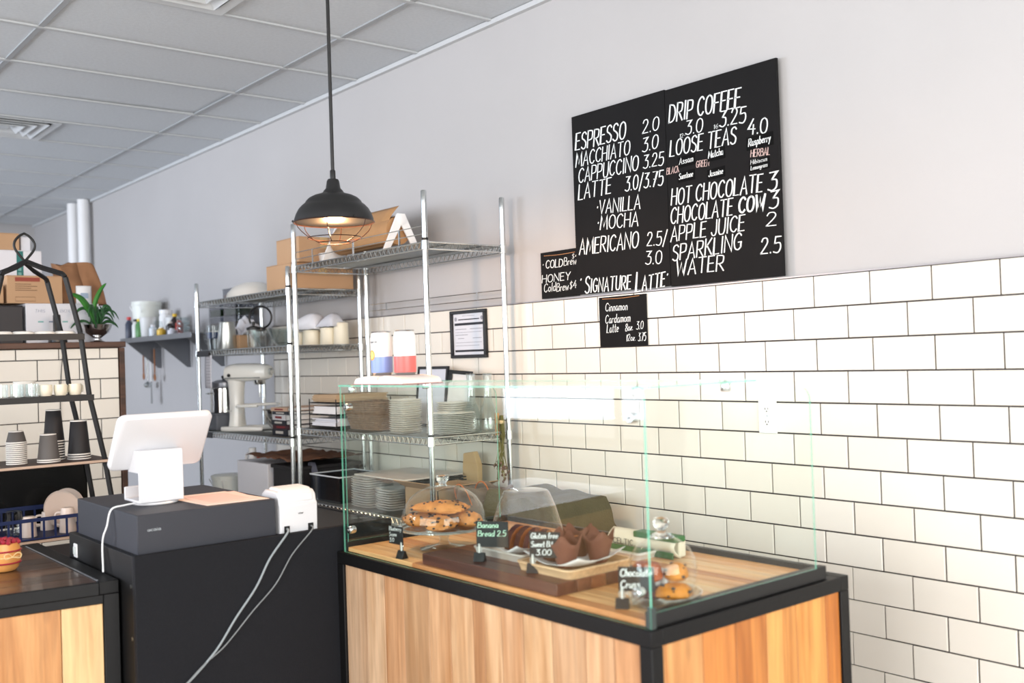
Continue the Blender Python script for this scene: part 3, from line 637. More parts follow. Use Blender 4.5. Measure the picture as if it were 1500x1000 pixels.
# white canisters with folded cloths on top, right end
for k, (u, y_, lab) in enumerate(((432, -.22, 'cream canister half hidden by the rack poles'), (457, -.20, 'widest cream canister under a folded white cloth'), (481, -.16, 'cream canister second from the right on the far rack'), (500, -.12, 'cream canister at the right end of the far rack'))):
    X_ = (-3.2940, -3.1930, -3.0760, -3.0010)[k]
    r_ = (.04, .052, .045, .042)[k]; h_ = (.08, .09, .1, .125)[k]
    t = thing('canister', lab, 'canister', (X_, y_, Z2)); build('body', MB().lathe([(0, 0), (r_, 0), (r_ + .002, .004), (r_ * .96, h_ * .84), (r_ * .9, h_ * .84), (r_ * .9, .01), (0, .006)], 28), cream, t)
    build('lid', MB().lathe([(r_ * .98, h_ * .84), (r_, h_ * .87), (r_ * .92, h_ * .97), (r_ * .5, h_), (0, h_)], 28), cream, t)
def cloth_lump(label, loc, sx_, sy_, h, seed, col=(226, 228, 234), rz=0):
    t = thing('folded_cloth', label, 'cloth', loc, rz)
    def fn(u, v):
        a, b_ = u - .5, v - .5; e = max(0, 1 - (2 * abs(a)) ** 2.5) * max(0, 1 - (2 * abs(b_)) ** 2.5)
        return (a * sx_, b_ * sy_, h * e ** .5 * (.55 + .75 * u) + .004 * noise.noise(Vector((a * 9, b_ * 9, seed))))
    build('fabric', MB().sheet(fn, 20, 14), mat('cloth_%d_%d_%d' % col, col, .95, bump=.25, bscale=40), t, solid=.004); return t
cloth_lump('folded white cloth lying across the two left cream canisters', (-3.2290, -.2, Z2 + .092), .24, .12, .09, 2, rz=R(15))
cloth_lump('folded grey white cloth lying on the second canister from the right', (-3.0480, -.16, Z2 + .102), .13, .1, .07, 5, (214, 217, 226), R(15))

# ---- mixer shelf (z 1.099)
Z3 = 1.099
t = thing('stand_mixer', 'large white bowl-lift stand mixer on the far rack', 'mixer', (-3.8310 + .035, -.34, Z3), R(28))
enamel = mat('white_enamel', (233, 233, 228), .2, coat=.3)
m = MB(); m.sheet(lambda u, v: (0, 0, 0), 1, 1); 
def supe(mb, L0, L1, prof, n=20, cz=0, ey=1.0):     # lofted body along x: prof = [(x, ry, rz, zc)]
    vs = []; fs = []
    for x, ry, rz_, zc in prof:
        for i in range(n):
            a = 2 * math.pi * i / n; c, s_ = math.cos(a), math.sin(a); e = .75
            vs.append((x, ry * math.copysign(abs(c) ** e, c), zc + rz_ * math.copysign(abs(s_) ** e, s_)))
    for j in range(len(prof) - 1):
        for i in range(n): fs.append((j*n+i, j*n+(i+1) % n, (j+1)*n+(i+1) % n, (j+1)*n+i))
    fs += [tuple(range(n)), tuple((len(prof)-1)*n+i for i in range(n))]
    return mb.add(vs, fs)
build('motor_head', supe(MB(), 0, 0, [(-.125, .01, .01, .345), (-.122, .045, .036, .345), (-.105, .062, .05, .347), (-.05, .068, .056, .35), (.08, .066, .054, .35), (.15, .058, .048, .35), (.178, .045, .038, .35), (.186, .02, .018, .35)], 24), enamel, t)
build('trim_band', supe(MB(), 0, 0, [(-.11, .0655, .006, .318), (.0, .0705, .006, .318), (.15, .061, .006, .318)], 24), mat('mixer_trim', (190, 192, 190), .25, .8), t)
build('attachment_hub', MB().lathe([(.018, 0), (.02, .004), (.02, .02), (.012, .024)], 18), chrome, t, loc=(.182, 0, .352), rot=(0, R(90), 0))
build('planetary_hub', MB().lathe([(.03, 0), (.036, .01), (.038, .028)], 20), chrome, t, loc=(.11, 0, .275)); build('beater_shaft', MB().lathe([(.007, 0), (.007, .05)], 10), chrome, t, loc=(.11, 0, .228))
build('column', supe(MB(), 0, 0, [(0, .056, .045, 0), (.05, .048, .04, 0), (.15, .04, .04, 0), (.24, .042, .045, 0), (.3, .05, .055, 0)], 24), enamel, t, loc=(-.06, 0, .02), rot=(0, R(-90), 0))
build('base', MB().prism([(-.13, -.05), (-.12, -.09), (-.06, -.105), (-.01, -.1), (.16, -.1), (.19, -.085), (.16, -.07), (.02, -.065), (.02, .065), (.16, .07), (.19, .085), (.16, .1), (-.01, .1), (-.06, .105), (-.12, .09), (-.13, .05)], 0, .028), enamel, t, bevel=.01, seg=3)
for s_ in (-1, 1):
    build('bowl_arm', MB().tube(crom([(-.03, s_ * .03, .15), (.02, s_ * .1, .15), (.12, s_ * .118, .152), (.17, s_ * .108, .152)], 5), .009, 8), enamel, t)
build('lift_lever', MB().tube([(-.07, -.045, .12), (-.07, -.075, .12), (-.07, -.08, .15)], .004, 8), chrome, t)
build('speed_knob', MB().lathe([(.009, 0), (.011, .008), (.006, .014)], 14), blackp, t, loc=(-.06, -.066, .335), rot=(R(90), 0, 0))
build('whisk', MB().tube([(.11, 0, .23), (.11, 0, .2)], .004, 6), chrome, t)
lathe_thing('steel_bowl', 'shiny steel mixing bowl behind the stand mixer', 'bowl', [(0, .002), (.05, 0), (.055, .006), (.092, .05), (.105, .12), (.113, .122), (.112, .128), (.1, .124), (.086, .052), (.04, .008), (0, .006)], mat('polished_steel', (200, 198, 194), .12, 1.0), (-3.6510 + .05, -.20, Z3), 36)
tub = thing('storage_tub', 'grey plastic tub under the steel pot at the left of the mixer shelf', 'tub', (-4.0, -.385, Z3)); gm = mat('tub_grey', (98, 102, 110), .5)
build('tub_body', box((-.075, -.085, 0), (.075, .085, .10)), gm, tub, bevel=.01); build('tub_rim', box((-.08, -.09, .095), (.08, .09, .106)), gm, tub, bevel=.003)
t = thing('stock_pot', 'steel lidded pot on the grey tub behind the register tablet', 'pot', (-4.0, -.385, Z3 + .1065))
t.scale = (.85, .85, 1)
build('pot_body', MB().lathe([(0, 0), (.092, 0), (.096, .004), (.096, .15), (.1, .154), (.09, .152), (.09, .01), (0, .008)], 36), mat('polished_steel', (0,)*3), t)
build('lid', MB().lathe([(.1, .154), (.102, .158), (.098, .185), (.05, .2), (0, .204)], 36), mat('lid_grey', (130, 134, 142), .35, .6), t); build('lid_knob', MB().lathe([(.008, .203), (.014, .215), (.016, .225), (0, .23)], 16), blackp, t)
for s_ in (-1, 1): build('pot_handle', MB().tube(crom([(.096, -.03, .12), (.125, -.02, .12), (.125, .02, .12), (.096, .03, .12)], 4), .004, 8), chrome, t, rot=(0, 0, R(90 * s_)))
# hanging sheet and dark strip
t = thing('paper_sheet', 'white printed list clipped under the middle shelf at the left pole of the far rack', 'sheet', (-3.9310, -.505, 1.36))
build('page', MB().sheet(lambda u, v: ((u - .5) * .10 - .012 * (1 - v), -.004 * math.sin(v * 3), v * .20), 4, 8), mat('page_white', (222, 222, 230), .85), t, solid=.0008)
for k in range(9): build('print_line', box((-.03, -.0052, .03 + k * .018), (.03, -.0058, .032 + k * .018)), mat('print_grey', (0,)*3), t, kind='stuff')
build('clip', box((-.02, -.006, .195), (.02, .004, .215)), blackp, t)
t = thing('label_strip', 'black label holder clipped to the left front edge of the middle rack shelf', 'label holder', (-4.0, -.51, 1.553)); build('holder', box((-.085, -.004, 0), (.085, .002, .036)), mat('strip_dark', (66, 68, 74), .5), t, bevel=.001)
t = thing('label_strip', 'black label holder clipped to the left front edge of the mixer shelf', 'label holder', (-3.98, -.51, 1.06)); build('holder', box((-.085, -.004, 0), (.085, .002, .036)), mat('strip_dark', (0,)*3), t, bevel=.001)

# ---- books at the right of the mixer shelf and papers on the near rack
bcols = [((34, 36, 44), .036, 'thick black book at the bottom of the pile beside the stand mixer'), ((60, 30, 36), .022, 'dark red spined book second in the pile beside the stand mixer'), ((30, 33, 40), .026, 'black book in the middle of the pile beside the stand mixer'), ((205, 205, 208), .030, 'white book with a pale spine in the pile beside the stand mixer'), ((38, 44, 52), .018, 'dark blue book near the top of the pile beside the stand mixer'), ((196, 164, 140), .02, 'tan covered pad on top of the pile beside the stand mixer')]
z = Z3; xb = -3.1570
for k, (c_, th_, lab) in enumerate(bcols):
    t = thing('book', lab, 'book', (xb + .01 * math.sin(k * 2.1), -.3, z), R(4 * math.sin(k * 1.7)), 'books on the mixer shelf'); cm = mat('book_cover_%d' % k, c_, .5)
    build('page_block', box((-.088, -.125, .003), (.085, .125, th_ - .003)), paper, t); build('cover', box((-.09, -.13, 0), (.09, .13, .003)), cm, t); build('cover', box((-.09, -.13, th_ - .003), (.09, .13, th_)), cm, t)
    build('spine', box((-.09, -.133, 0), (.09, -.1301, th_)), cm, t); build('spine_label', box((-.05, -.1338, th_ * .3), (.04, -.1331, th_ * .7)), mat('spine_label_%d' % (k % 2), ((190, 186, 180), (120, 40, 44))[k % 2], .6), t)
    z += th_ + .0005
Zn = 1.159
t = thing('letter_tray', 'black wire letter tray full of papers on the left of the near rack', 'tray', (-2.60, -.30, Zn)); wm = mat('black_wire', (34, 34, 36), .4, .5)
for zz in (.01, .07, .13):
    m = MB(); m.tube([(-.14, -.17, zz), (.14, -.17, zz), (.14, .15, zz), (-.14, .15, zz)], .003, 6, closed=True); k_ = build('wire_tier', m, wm, t)
    m = MB()
    for i in range(9): m.tube([(-.12 + i * .03, -.17, zz), (-.12 + i * .03, .15, zz)], .0015, 4)
    build('tier_wire', m, wm, k_, kind='stuff')
for x, y in ((-.14, -.17), (.14, -.17), (.14, .15), (-.14, .15)): build('upright', MB().tube([(x, y, .003), (x * .98, y, .15)], .003, 6), wm, t)
for zz, lab, c_ in ((.0155, 'sheaf of papers in the bottom tier of the wire letter tray', (214, 214, 220)), (.0755, 'sheaf of papers in the middle tier of the wire letter tray', (226, 224, 224)), (.1355, 'tan folder on top of the wire letter tray', (176, 150, 120))):
    m = MB(); rr = random.Random(int(zz * 1000))
    for k in range(6): dx, dy = rr.uniform(-.01, .01), rr.uniform(-.012, .012); m.box((-.12 + dx, -.16 + dy, k * .006), (.12 + dx, .14 + dy, k * .006 + .0056))
    o = build('paper_stack', m, mat('papers_%d' % c_[0], c_, .85), loc=(-2.60, -.30, Zn + zz)); tag(o, lab, 'papers'); o['kind'] = 'stuff'

# woven basket
t = thing('woven_basket', 'brown woven rectangular basket on the near rack seen through the glass case', 'basket', (-2.29, -.33, Zn)); wv = mat('woven_fibre', (118, 92, 72), .85, var=.3, scale=60)
def rrect(a, b_, r_, n=4):
    P = []
    for cx_, cy_, s0 in ((a - r_, b_ - r_, 0), (-a + r_, b_ - r_, 90), (-a + r_, -b_ + r_, 180), (a - r_, -b_ + r_, 270)):
        for i in range(n + 1): q = R(s0 + 90 * i / n); P.append((cx_ + r_ * math.cos(q), cy_ + r_ * math.sin(q)))
    return P
for k in range(13):
    f = k / 12; P = rrect(.135 + .03 * f, .09 + .025 * f, .03)
    build('woven_band', MB().tube([(x, y, .008 + k * .0105 + .0016 * math.sin(i * 2.4 + k)) for i, (x, y) in enumerate(P)], .0062, 6, closed=True), wv, t)
build('basket_floor', MB().prism(rrect(.13, .085, .03), .002, .006), wv, t)

# stack of square plates and of round plates, each plate its own object
def rr_dish(a, b_, h, rim):
    P = rrect(a, b_, min(a, b_) * .3, 3); Q = [(x * rim, y * rim) for x, y in P]; n = len(P); vs = [(x, y, 0) for x, y in Q] + [(x, y, h) for x, y in P] + [(x * .97, y * .97, h) for x, y in P] + [(x * .97, y * .97, h * .35) for x, y in Q]
    fs = [tuple(range(n))[::-1]] + [(k*n+i, k*n+(i+1) % n, (k+1)*n+(i+1) % n, (k+1)*n+i) for k in range(3) for i in range(n)] + [tuple(3*n+i for i in range(n))]
    return MB().add(vs, fs)
def stack(name, label, cat, mb, m, x, y, z, n, dz, group, jit=.0015, rz=0, last=None):
    f = None
    for k in range(n):
        p = (x + random.uniform(-jit, jit), y + random.uniform(-jit, jit), z + k * dz)
        lab = last if (last and k == n - 1) else label
        if f is None: f = tag(build(name, mb, m, loc=p, rot=(0, 0, rz)), lab, cat, group)
        else: dup(f, p, rz + random.uniform(-.01, .01), lab, group)
stack('square_plate', 'white square plate in the tall stack on the near rack', 'plate', rr_dish(.062, .062, .008, .82), white, -1.945, -.40, Zn, 16, .0098, 'white square plates in the tall stack', last='topmost plate of the tall stack of white square plates')
stack('square_plate', 'white square plate in the rear stack behind the tall one', 'plate', rr_dish(.072, .072, .008, .82), white, -1.80, -.22, Zn, 14, .0098, 'white square plates in the rear stack')
stack('round_plate', 'white round plate in the wide stack on the near rack', 'plate', MB().lathe([(0, 0), (.06, 0), (.065, .003), (.108, .007), (.11, .009), (.104, .009), (.064, .006), (0, .004)], 32), white, -1.70, -.32, Zn, 12, .0078, 'white round plates in the wide stack')
# carafes
cp = [(0, .002), (.042, 0), (.046, .006), (.047, .05), (.036, .10), (.019, .14), (.0175, .2), (.021, .262), (.0225, .264), (.0195, .262), (.016, .2), (.0175, .14), (.034, .1), (.044, .05), (.043, .01), (0, .006)]
for k, lab in enumerate(('clear glass carafe left of its twin at the right end of the near rack', 'clear glass carafe at the right end of the near rack')):
    lathe_thing('glass_carafe', lab, 'carafe', cp, dishglass, ((-1.7030, -1.6330)[k], (-.2, -.16)[k], Zn), group='glass carafes')
# leaning frames on the near rack
def leaning(label, x, y, z, w_, h_, tilt, rz, m_in):
    t = thing('leaning_frame', label, 'picture frame', (x, y, z), rz); t.rotation_euler = (tilt, 0, rz)
    for a, b_ in (((-w_/2, -.006, 0), (w_/2, .006, .014)), ((-w_/2, -.006, h_-.014), (w_/2, .006, h_)), ((-w_/2, -.006, .014), (-w_/2+.014, .006, h_-.014)), ((w_/2-.014, -.006, .014), (w_/2, .006, h_-.014))): build('frame_side', box(a, b_), fb, t)
    build('print_sheet', box((-w_/2+.012, -.002, .012), (w_/2-.012, .002, h_-.012)), m_in, t); return t
leaning('black framed sheet leaning on the wall behind the plates of the near rack', -2.17, -.11, Zn, .26, .30, R(-6), 0, mat('sheet_blueish', (206, 210, 222), .8))
t = thing('clipboard', 'clipboard with a black clip leaning on the wall near the carafes', 'clipboard', (-1.96, -.13, Zn)); t.rotation_euler = (R(-8), R(2), R(-12))
build('board', box((-.13, 0, 0), (.15, .005, .265)), paper, t); build('top_frame', box((-.14, -.008, .262), (.155, .008, .280)), fb, t, bevel=.002); build('clip', MB().lathe([(.026, 0), (.03, .004), (.018, .008)], 16), blackp, t, loc=(-.08, -.002, .245), rot=(R(90), 0, 0))

# dried flowers pegged to the near rack's back pole
t = thing('dried_flowers', 'bunch of dried flowers pegged upside down to the right pole of the near rack', 'flowers', (-1.605, -.105, .93))
sm_ = mat('dry_stem', (112, 108, 62), .9); rr = random.Random(5)
for k in range(22):
    a = rr.uniform(-.02, .02); b_ = rr.uniform(-.012, .0); a2 = rr.uniform(-.035, .045); b2 = rr.uniform(-.035, .0)
    build('stem', MB().tube(crom([(a * .5, b_ * .5, .30), (a, b_, .2), (a2, b2 - .0, rr.uniform(.01, .06))], 3), .0016, 4), sm_, t)
hm = mat('dry_head', (120, 96, 84), .95)
for k in range(26):
    m = MB(); x, y, z_ = rr.uniform(-.035, .045), rr.uniform(-.04, .0), rr.uniform(0, .09); m.lathe([(0, -.006), (.004, -.003), (.006, .002), (.003, .007), (0, .009)], 6); build('seed_head', m, hm, t, loc=(x, y, z_))
build('twine', MB().lathe([(.013, 0), (.015, .004), (.015, .012), (.013, .016)], 12), mat('pale_twine', (214, 190, 150), .9), t, loc=(0, -.003, .262))
pg = thing('clothes_peg', 'wooden clothes peg holding the dried flowers on the rack pole', 'peg', (-1.625, -.115, 1.19)); pm_ = mat('peg_wood', (226, 160, 92), .6)
build('jaw', MB().slab([(-.006, 0, -.05), (.0, 0, -.05), (.003, 0, .05), (-.006, 0, .05)], (0, -.01, 0)), pm_, pg); build('jaw', MB().slab([(.002, 0, -.05), (.008, 0, -.05), (.012, 0, .05), (.005, 0, .05)], (0, -.01, 0)), pm_, pg); build('spring', MB().lathe([(.004, -.006), (.004, .006)], 8), chromed, pg, loc=(.002, -.005, .0), rot=(R(90), 0, 0))

# ---- low shelf of the near rack (z .789)
Zl = .789
t = thing('clear_bin', 'clear plastic bin at the left end of the near rack low shelf', 'bin', (-2.62, -.33, Zl)); bn = glass('clear_plastic', tint=(214, 216, 220), boost=1.6, rough=.06)
m = MB(); a, b_, h = .15, .13, .13
for p0, p1 in (((-a, -b_, 0), (a, -b_ + .003, h)), ((-a, b_ - .003, 0), (a, b_, h)), ((-a, -b_, 0), (-a + .003, b_, h)), ((a - .003, -b_, 0), (a, b_, h)), ((-a, -b_, 0), (a, b_, .003))): m.box(p0, p1)
build('bin_body', m, bn, t); build('bin_rim', MB().tube([(-a, -b_, h), (a, -b_, h), (a, b_, h), (-a, b_, h)], .004, 6, closed=True), mat('rim_pale', (205, 210, 216), .2), t)
lm = mat('lid_white', (226, 226, 226), .3)
stack('cup_lid_tray', 'white lidded tray in the tall stack on the low shelf', 'tray', rr_dish(.085, .085, .010, .86), lm, -2.30, -.37, Zl, 13, .0112, 'white trays in the tall low-shelf stack')
stack('cup_lid_tray', 'white lidded tray in the second low-shelf stack', 'tray', rr_dish(.075, .075, .010, .86), lm, -2.12, -.36, Zl, 9, .0112, 'white trays in the second low-shelf stack')
def cooling(mb, hx, hy):
    mb.tube([(-hx, -hy, 0), (hx, -hy, 0), (hx, hy, 0), (-hx, hy, 0)], .003, 6, closed=True)
    for i in range(1, 12): x = -hx + 2 * hx * i / 12; mb.tube([(x, -hy, 0), (x, hy, 0)], .0014, 4)
    return mb
stack('wire_basket_tray', 'dark wire rack in the stack behind the white trays', 'wire rack', cooling(MB(), .14, .1), wm, -2.05, -.18, Zl + .006, 11, .0135, 'dark wire racks stacked on the low shelf')
t = thing('baking_sheet', 'pale flat tray spread over the low shelf stacks', 'tray', (-2.16, -.27, Zl + .150)); build('sheet', MB().add([(-.2, -.17, 0), (.24, -.17, 0), (.24, .17, 0), (-.2, .17, 0), (-.2, -.17, .008), (.24, -.17, .008), (.24, .17, .008), (-.2, .17, .008)], [(0,3,2,1),(4,5,6,7),(0,1,5,4),(1,2,6,5),(2,3,7,6),(3,0,4,7)]), mat('sheet_pale', (208, 202, 198), .4), t, bevel=.003)
t = thing('open_carton', 'open brown carton at the right of the low shelf, flaps out', 'box', (-1.78, -.29, Zl)); hx, hy, h = .13, .15, .13
for p0, p1 in (((-hx, -hy, 0), (hx, -hy + .004, h)), ((-hx, hy - .004, 0), (hx, hy, h)), ((-hx, -hy, 0), (-hx + .004, hy, h)), ((hx - .004, -hy, 0), (hx, hy, h)), ((-hx, -hy, 0), (hx, hy, .004))): build('side_panel', box(p0, p1), cartonm, t)
build('flap', MB().slab([(-hx, -hy, h), (hx, -hy, h), (hx, -hy - .06, h + .035), (-hx, -hy - .06, h + .035)], (0, 0, .003)), cartonm, t); build('flap', MB().slab([(hx, -hy, h), (hx, hy, h), (hx + .06, hy, h + .02), (hx + .06, -hy, h + .02)], (0, 0, .003)), cartonm, t)
t = thing('paper_bag', 'small kraft paper bag standing against the tiles behind the open carton', 'bag', (-1.88, -.09, Zl)); bm_ = MB(); bm_.slab([(-.055, 0, 0), (.055, 0, 0), (.062, 0, .2), (.03, 0, .262), (-.05, 0, .25), (-.058, 0, .18)], (0, .03, 0)); build('bag_body', bm_, mat('kraft_light', (205, 170, 124), .85, bump=.2, bscale=18), t, bevel=.004)

# ---- top shelf of the near rack: roll cutter (z 2.004)
Zt = 2.004
x0 = -2.7080; x1 = -2.1210
t = thing('paper_roll_cutter', 'white steel cutter stand holding a kraft paper roll on the near rack', 'paper cutter', ((x0 + x1) / 2, -.28, Zt)); L_ = (x1 - x0) / 2
build('kraft_roll', MB().lathe([(.02, -L_ + .02), (.068, -L_ + .02), (.068, L_ - .02), (.02, L_ - .02)], 36), kraft, t, loc=(0, 0, .105), rot=(0, R(90), 0))
sh = MB().sheet(lambda u, v: (-L_ + .03 + u * (2 * L_ - .06), -.068 * math.sin(R(140) * (1 - v)) - .02 * v * 0 + v * .015, .105 + .068 * math.cos(R(150) * (1 - v)) + .055 * v ** 3), 6, 12); build('loose_sheet', sh, kraft, t, solid=.001)
for s_ in (-1, 1):
    x = s_ * L_
    m = MB(); m.slab([(x, -.11, 0), (x, -.075, 0), (x, .0, .13), (x, .075, 0), (x, .11, 0), (x, .022, .185), (x, -.022, .185)], (.01 * s_, 0, 0)); b2 = build('side_bracket', m, whitep, t, bevel=.002)
    build('hub_cap', MB().lathe([(.024, 0), (.024, .006), (.012, .01)], 20), whitep, b2, loc=(x + .01 * s_, 0, .155), rot=(0, R(90 * s_), 0))
build('cutter_bar', MB().slab([(-L_, -.03, .172), (-L_, .0, .185), (-L_, .03, .176)], (2 * L_, 0, 0)), whitep, t)
t = build('serving_tray', MB().lathe([(0, 0), (.15, 0), (.165, .012), (.16, .012), (.148, .004), (0, .004)], 40, sx=1.2, sy=.9), matte, loc=(-2.42, -.28, Zt)); t.location = (x0 + .32, -.28, Zt - .0); tag(t, 'flat black tray under the paper roll cutter', 'tray')
bpy.data.objects[t.name].location.z = Zt
for o in bpy.data.objects:
    if o.name.startswith('paper_roll_cutter'): o.location.z = Zt + .013
lathe_thing('white_tub', 'pale plastic tub beside the paper roll cutter under the pendant lamp', 'tub', [(0, 0), (.06, 0), (.065, .004), (.072, .07), (.075, .074), (0, .074)], whitep, (x0 - .12, -.26, Zt), 24)

# ---- lowest level of the far rack (z .604)
Zb = .604
def bucket(label, x, y, z, r0, r1, h, lid=True, tilt=0):
    t = thing('plastic_bucket', label, 'bucket', (x, y, z)); wb = mat('bucket_white', (228, 232, 226), .4)
    build('body', MB().lathe([(0, 0), (r0, 0), (r1 * .97, h * .88), (r1, h * .89), (r1, h * .93), (r1 * .97, h * .94), (r1 * .98, h), (r1 * .93, h), (r0 * .95, .01), (0, .008)], 32), wb, t)
    if lid: build('lid', MB().lathe([(r1 * 1.02, h * .93), (r1 * 1.04, h * 1.0), (r1 * .96, h * 1.02), (0, h * 1.02)], 32), wb, t)
    build('handle', MB().tube([(r1 * 1.03 * math.cos(a), r1 * .25 * math.sin(a) - r1 * .8, h * .9 - r1 * .7 * abs(math.sin(a))) for a in [math.pi * i / 12 for i in range(13)]], .003, 6), whitep, t); return t
bucket('white lidded bucket on the lowest visible level of the far rack', -3.985, -.385, Zb, .082, .095, .215)
t = carton('white_carton', 'white cardboard carton behind the cash drawer, on the far rack', -3.6430 - .0, -3.0670 - .18, -.47, -.20, Zb, .335, mat('white_card', (222, 222, 228), .7), tape=False)
t = thing('bleach_jug', 'white plastic jug with a handle behind the white carton', 'jug', (-3.80, -.30, Zb)); build('body', MB().prism(rrect(.07, .045, .03), 0, .29), whitep, t, bevel=.012, seg=3); build('neck', MB().lathe([(.045, .285), (.022, .33), (.02, .36)], 20), whitep, t); build('cap', MB().lathe([(.023, .355), (.023, .385), (0, .387)], 20), whitep, t)
build('handle', MB().tube(crom([(-.02, 0, .345), (-.08, 0, .34), (-.085, 0, .26), (-.066, 0, .2)], 5), .01, 8), whitep, t)
t = thing('spray_bottle', 'red topped bottle peeping out behind the white bucket', 'bottle', (-3.95, -.20, Zb)); build('body', MB().lathe([(0, 0), (.04, 0), (.042, .01), (.04, .2), (.016, .25), (.016, .28)], 20), mat('bottle_orange', (206, 120, 60), .4), t); build('cap', MB().lathe([(.024, .278), (.024, .33), (.014, .34), (0, .34)], 16), mat('cap_red', (196, 52, 44), .4), t)
t = thing('storage_crate', 'dark plastic crate behind the poles between the two racks', 'crate', (-3.06, -.26, Zb)); build('crate_body', box((-.14, -.20, 0), (.15, .18, .335)), mat('crate_dark', (30, 28, 30), .6), t, bevel=.006); build('crate_rim', box((-.15, -.21, .32), (.16, .19, .34)), mat('crate_dark', (0,)*3), t, bevel=.004)
t = thing('crumpled_paper', 'crumpled brown wrapping paper lying across the dark crate and white carton', 'paper', (-3.20, -.27, Zb + .352))
def crp(u, v): a, b_ = u - .5, v - .5; return (a * .62, b_ * .42, .022 + .024 * noise.noise(Vector((u * 5, v * 4, 3))) + .012 * noise.noise(Vector((u * 14, v * 11, 8))))
build('wrapping', MB().sheet(crp, 34, 24), mat('brown_wrap', (112, 76, 56), .85, var=.25, scale=20), t, solid=.002)
t = thing('apron', 'dark grey apron hanging between the racks behind the receipt printer', 'apron', (-2.9270, -.36, .62))
def apr(u, v): a = u - .5; wd = .15 if v < .75 else .15 - .10 * (v - .75) / .25; return (a * wd, .012 * math.sin(u * 14) - .01, v * .34)
build('fabric', MB().sheet(apr, 24, 12), mat('apron_grey', (88, 90, 104), .95), t, solid=.003)

# ================================================================== glass display counter
DX0, DX1, DY0, DY1, DZ = -.956, .430, -1.332, -.557, .880; TB = .038
dc = thing('display_counter', 'black steel framed display counter clad in pine planks under the glass case', 'counter', ((DX0 + DX1) / 2, (DY0 + DY1) / 2, 0))
ox, oy = dc.location.x, dc.location.y
def dbox(n, a, b_, m, bev=.002, par=dc, o=(0, 0, 0)):
    return build(n, box((a[0] - ox, a[1] - oy, a[2]), (b_[0] - ox, b_[1] - oy, b_[2])), m, par, bevel=bev)
steelb = mat('black_steel', (12, 12, 13), .5, .0, spec=.3, bump=.06, bscale=50)
for x in (DX0, DX1 - TB):
    for y in (DY0, DY1 - TB): dbox('frame_post', (x, y, 0), (x + TB, y + TB, DZ - TB), steelb)
dbox('frame_rail', (DX0, DY0, DZ - TB), (DX1, DY0 + TB, DZ), steelb); dbox('frame_rail', (DX0, DY1 - TB, DZ - TB), (DX1, DY1, DZ), steelb)
for x in (DX0, DX1 - TB):
    dbox('frame_rail', (x, DY0 + TB, DZ - TB), (x + TB, DY1 - TB, DZ), steelb)
    dbox('lower_rail', (x, DY0 + TB, .06), (x + TB, DY1 - TB, .06 + TB), steelb)
for y in (DY0, DY1 - TB): dbox('lower_rail', (DX0 + TB, y, .06), (DX1 - TB, y + TB, .06 + TB), steelb)
dbox('inner_back', (DX0 + .03, DY1 - .03, .098), (DX1 - .03, DY1 - .026, DZ - TB), matte, 0)
fx = [-0.8900, -0.7890, -0.6850, -0.5780, -0.4460, -0.3420, -0.2370, -0.1860, -0.1120, -0.0230, 0.0880, 0.2080, 0.3040, DX1 - TB]
fx[0] = DX0 + TB
pc = [(226, 196, 160), (238, 204, 162), (232, 186, 138), (214, 176, 132), (238, 196, 148), (236, 198, 150), (196, 148, 100), (236, 198, 150), (232, 190, 144), (238, 200, 152), (224, 186, 142), (236, 194, 146), (230, 178, 126)]
def plank(p, x0, x1, y0, y1, z0, z1, col, par, off=(0, 0), name='plank', m=None):
    cx, cy = (x0 + x1) / 2, (y0 + y1) / 2
    o = build(name, box((-(x1 - x0) / 2 + .0009, -(y1 - y0) / 2 + .0009, 0), ((x1 - x0) / 2 - .0009, (y1 - y0) / 2 - .0009, z1 - z0)), m or plank_m, par, loc=(cx - off[0], cy - off[1], z0), bevel=.0015, seg=1, col=col); return o
pc = [tuple(int(v * k_) for v, k_ in zip(c_, (.89, .87, .88))) for c_ in pc]
for i in range(13):
    j = random.Random(i).uniform(0, .0015); plank(0, fx[i], fx[i+1], DY0 + .006 + j, DY0 + .024 + j, .098, DZ - TB, pc[i], dc, (ox, oy))
ry = [-1.2850, -1.1520, -1.0310, -0.9110, -0.7880, -0.6580, DY1 - TB]
ry[0] = DY0 + TB
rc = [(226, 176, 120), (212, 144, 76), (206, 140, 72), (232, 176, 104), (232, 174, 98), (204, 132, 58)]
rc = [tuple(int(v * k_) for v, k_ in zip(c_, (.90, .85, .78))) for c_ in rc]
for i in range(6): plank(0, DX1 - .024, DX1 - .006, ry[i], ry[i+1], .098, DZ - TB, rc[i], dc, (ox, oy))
for i in range(6): plank(0, DX0 + .006, DX0 + .024, ry[i], ry[i+1], .098, DZ - TB, pc[i], dc, (ox, oy))
# butcher block deck: narrow strips along x
deckm = wood('deck_strip_wood', (236, 184, 128), (190, 120, 70), .42, 'X', objcol=True, strength=.6, knots=False)
n = 15; y0 = DY0 + .022; y1 = -.640; dcs = [(240, 190, 134), (232, 176, 118), (240, 198, 146), (214, 150, 98), (238, 188, 132)]
dbox('deck_core', (DX0 + TB, DY0 + TB, DZ - .03), (DX1 - TB, DY1 - TB, DZ - .004), matte, 0)
for i in range(n):
    a = y0 + (y1 - y0) * i / n; b_ = y0 + (y1 - y0) * (i + 1) / n; cut = random.Random(i * 3 + 1).uniform(DX0 + .3, DX1 - .3)
    for q, (u, v) in enumerate(((DX0 + .034, cut), (cut, DX1 - .034))): plank(0, u, v, a, b_, DZ + .0005, DZ + .0145, dcs[(i * 2 + q * 3) % 5], dc, (ox, oy), 'deck_strip', deckm)
DK = DZ + .0145
lipb = mat('lip_black', (16, 16, 17), .5)
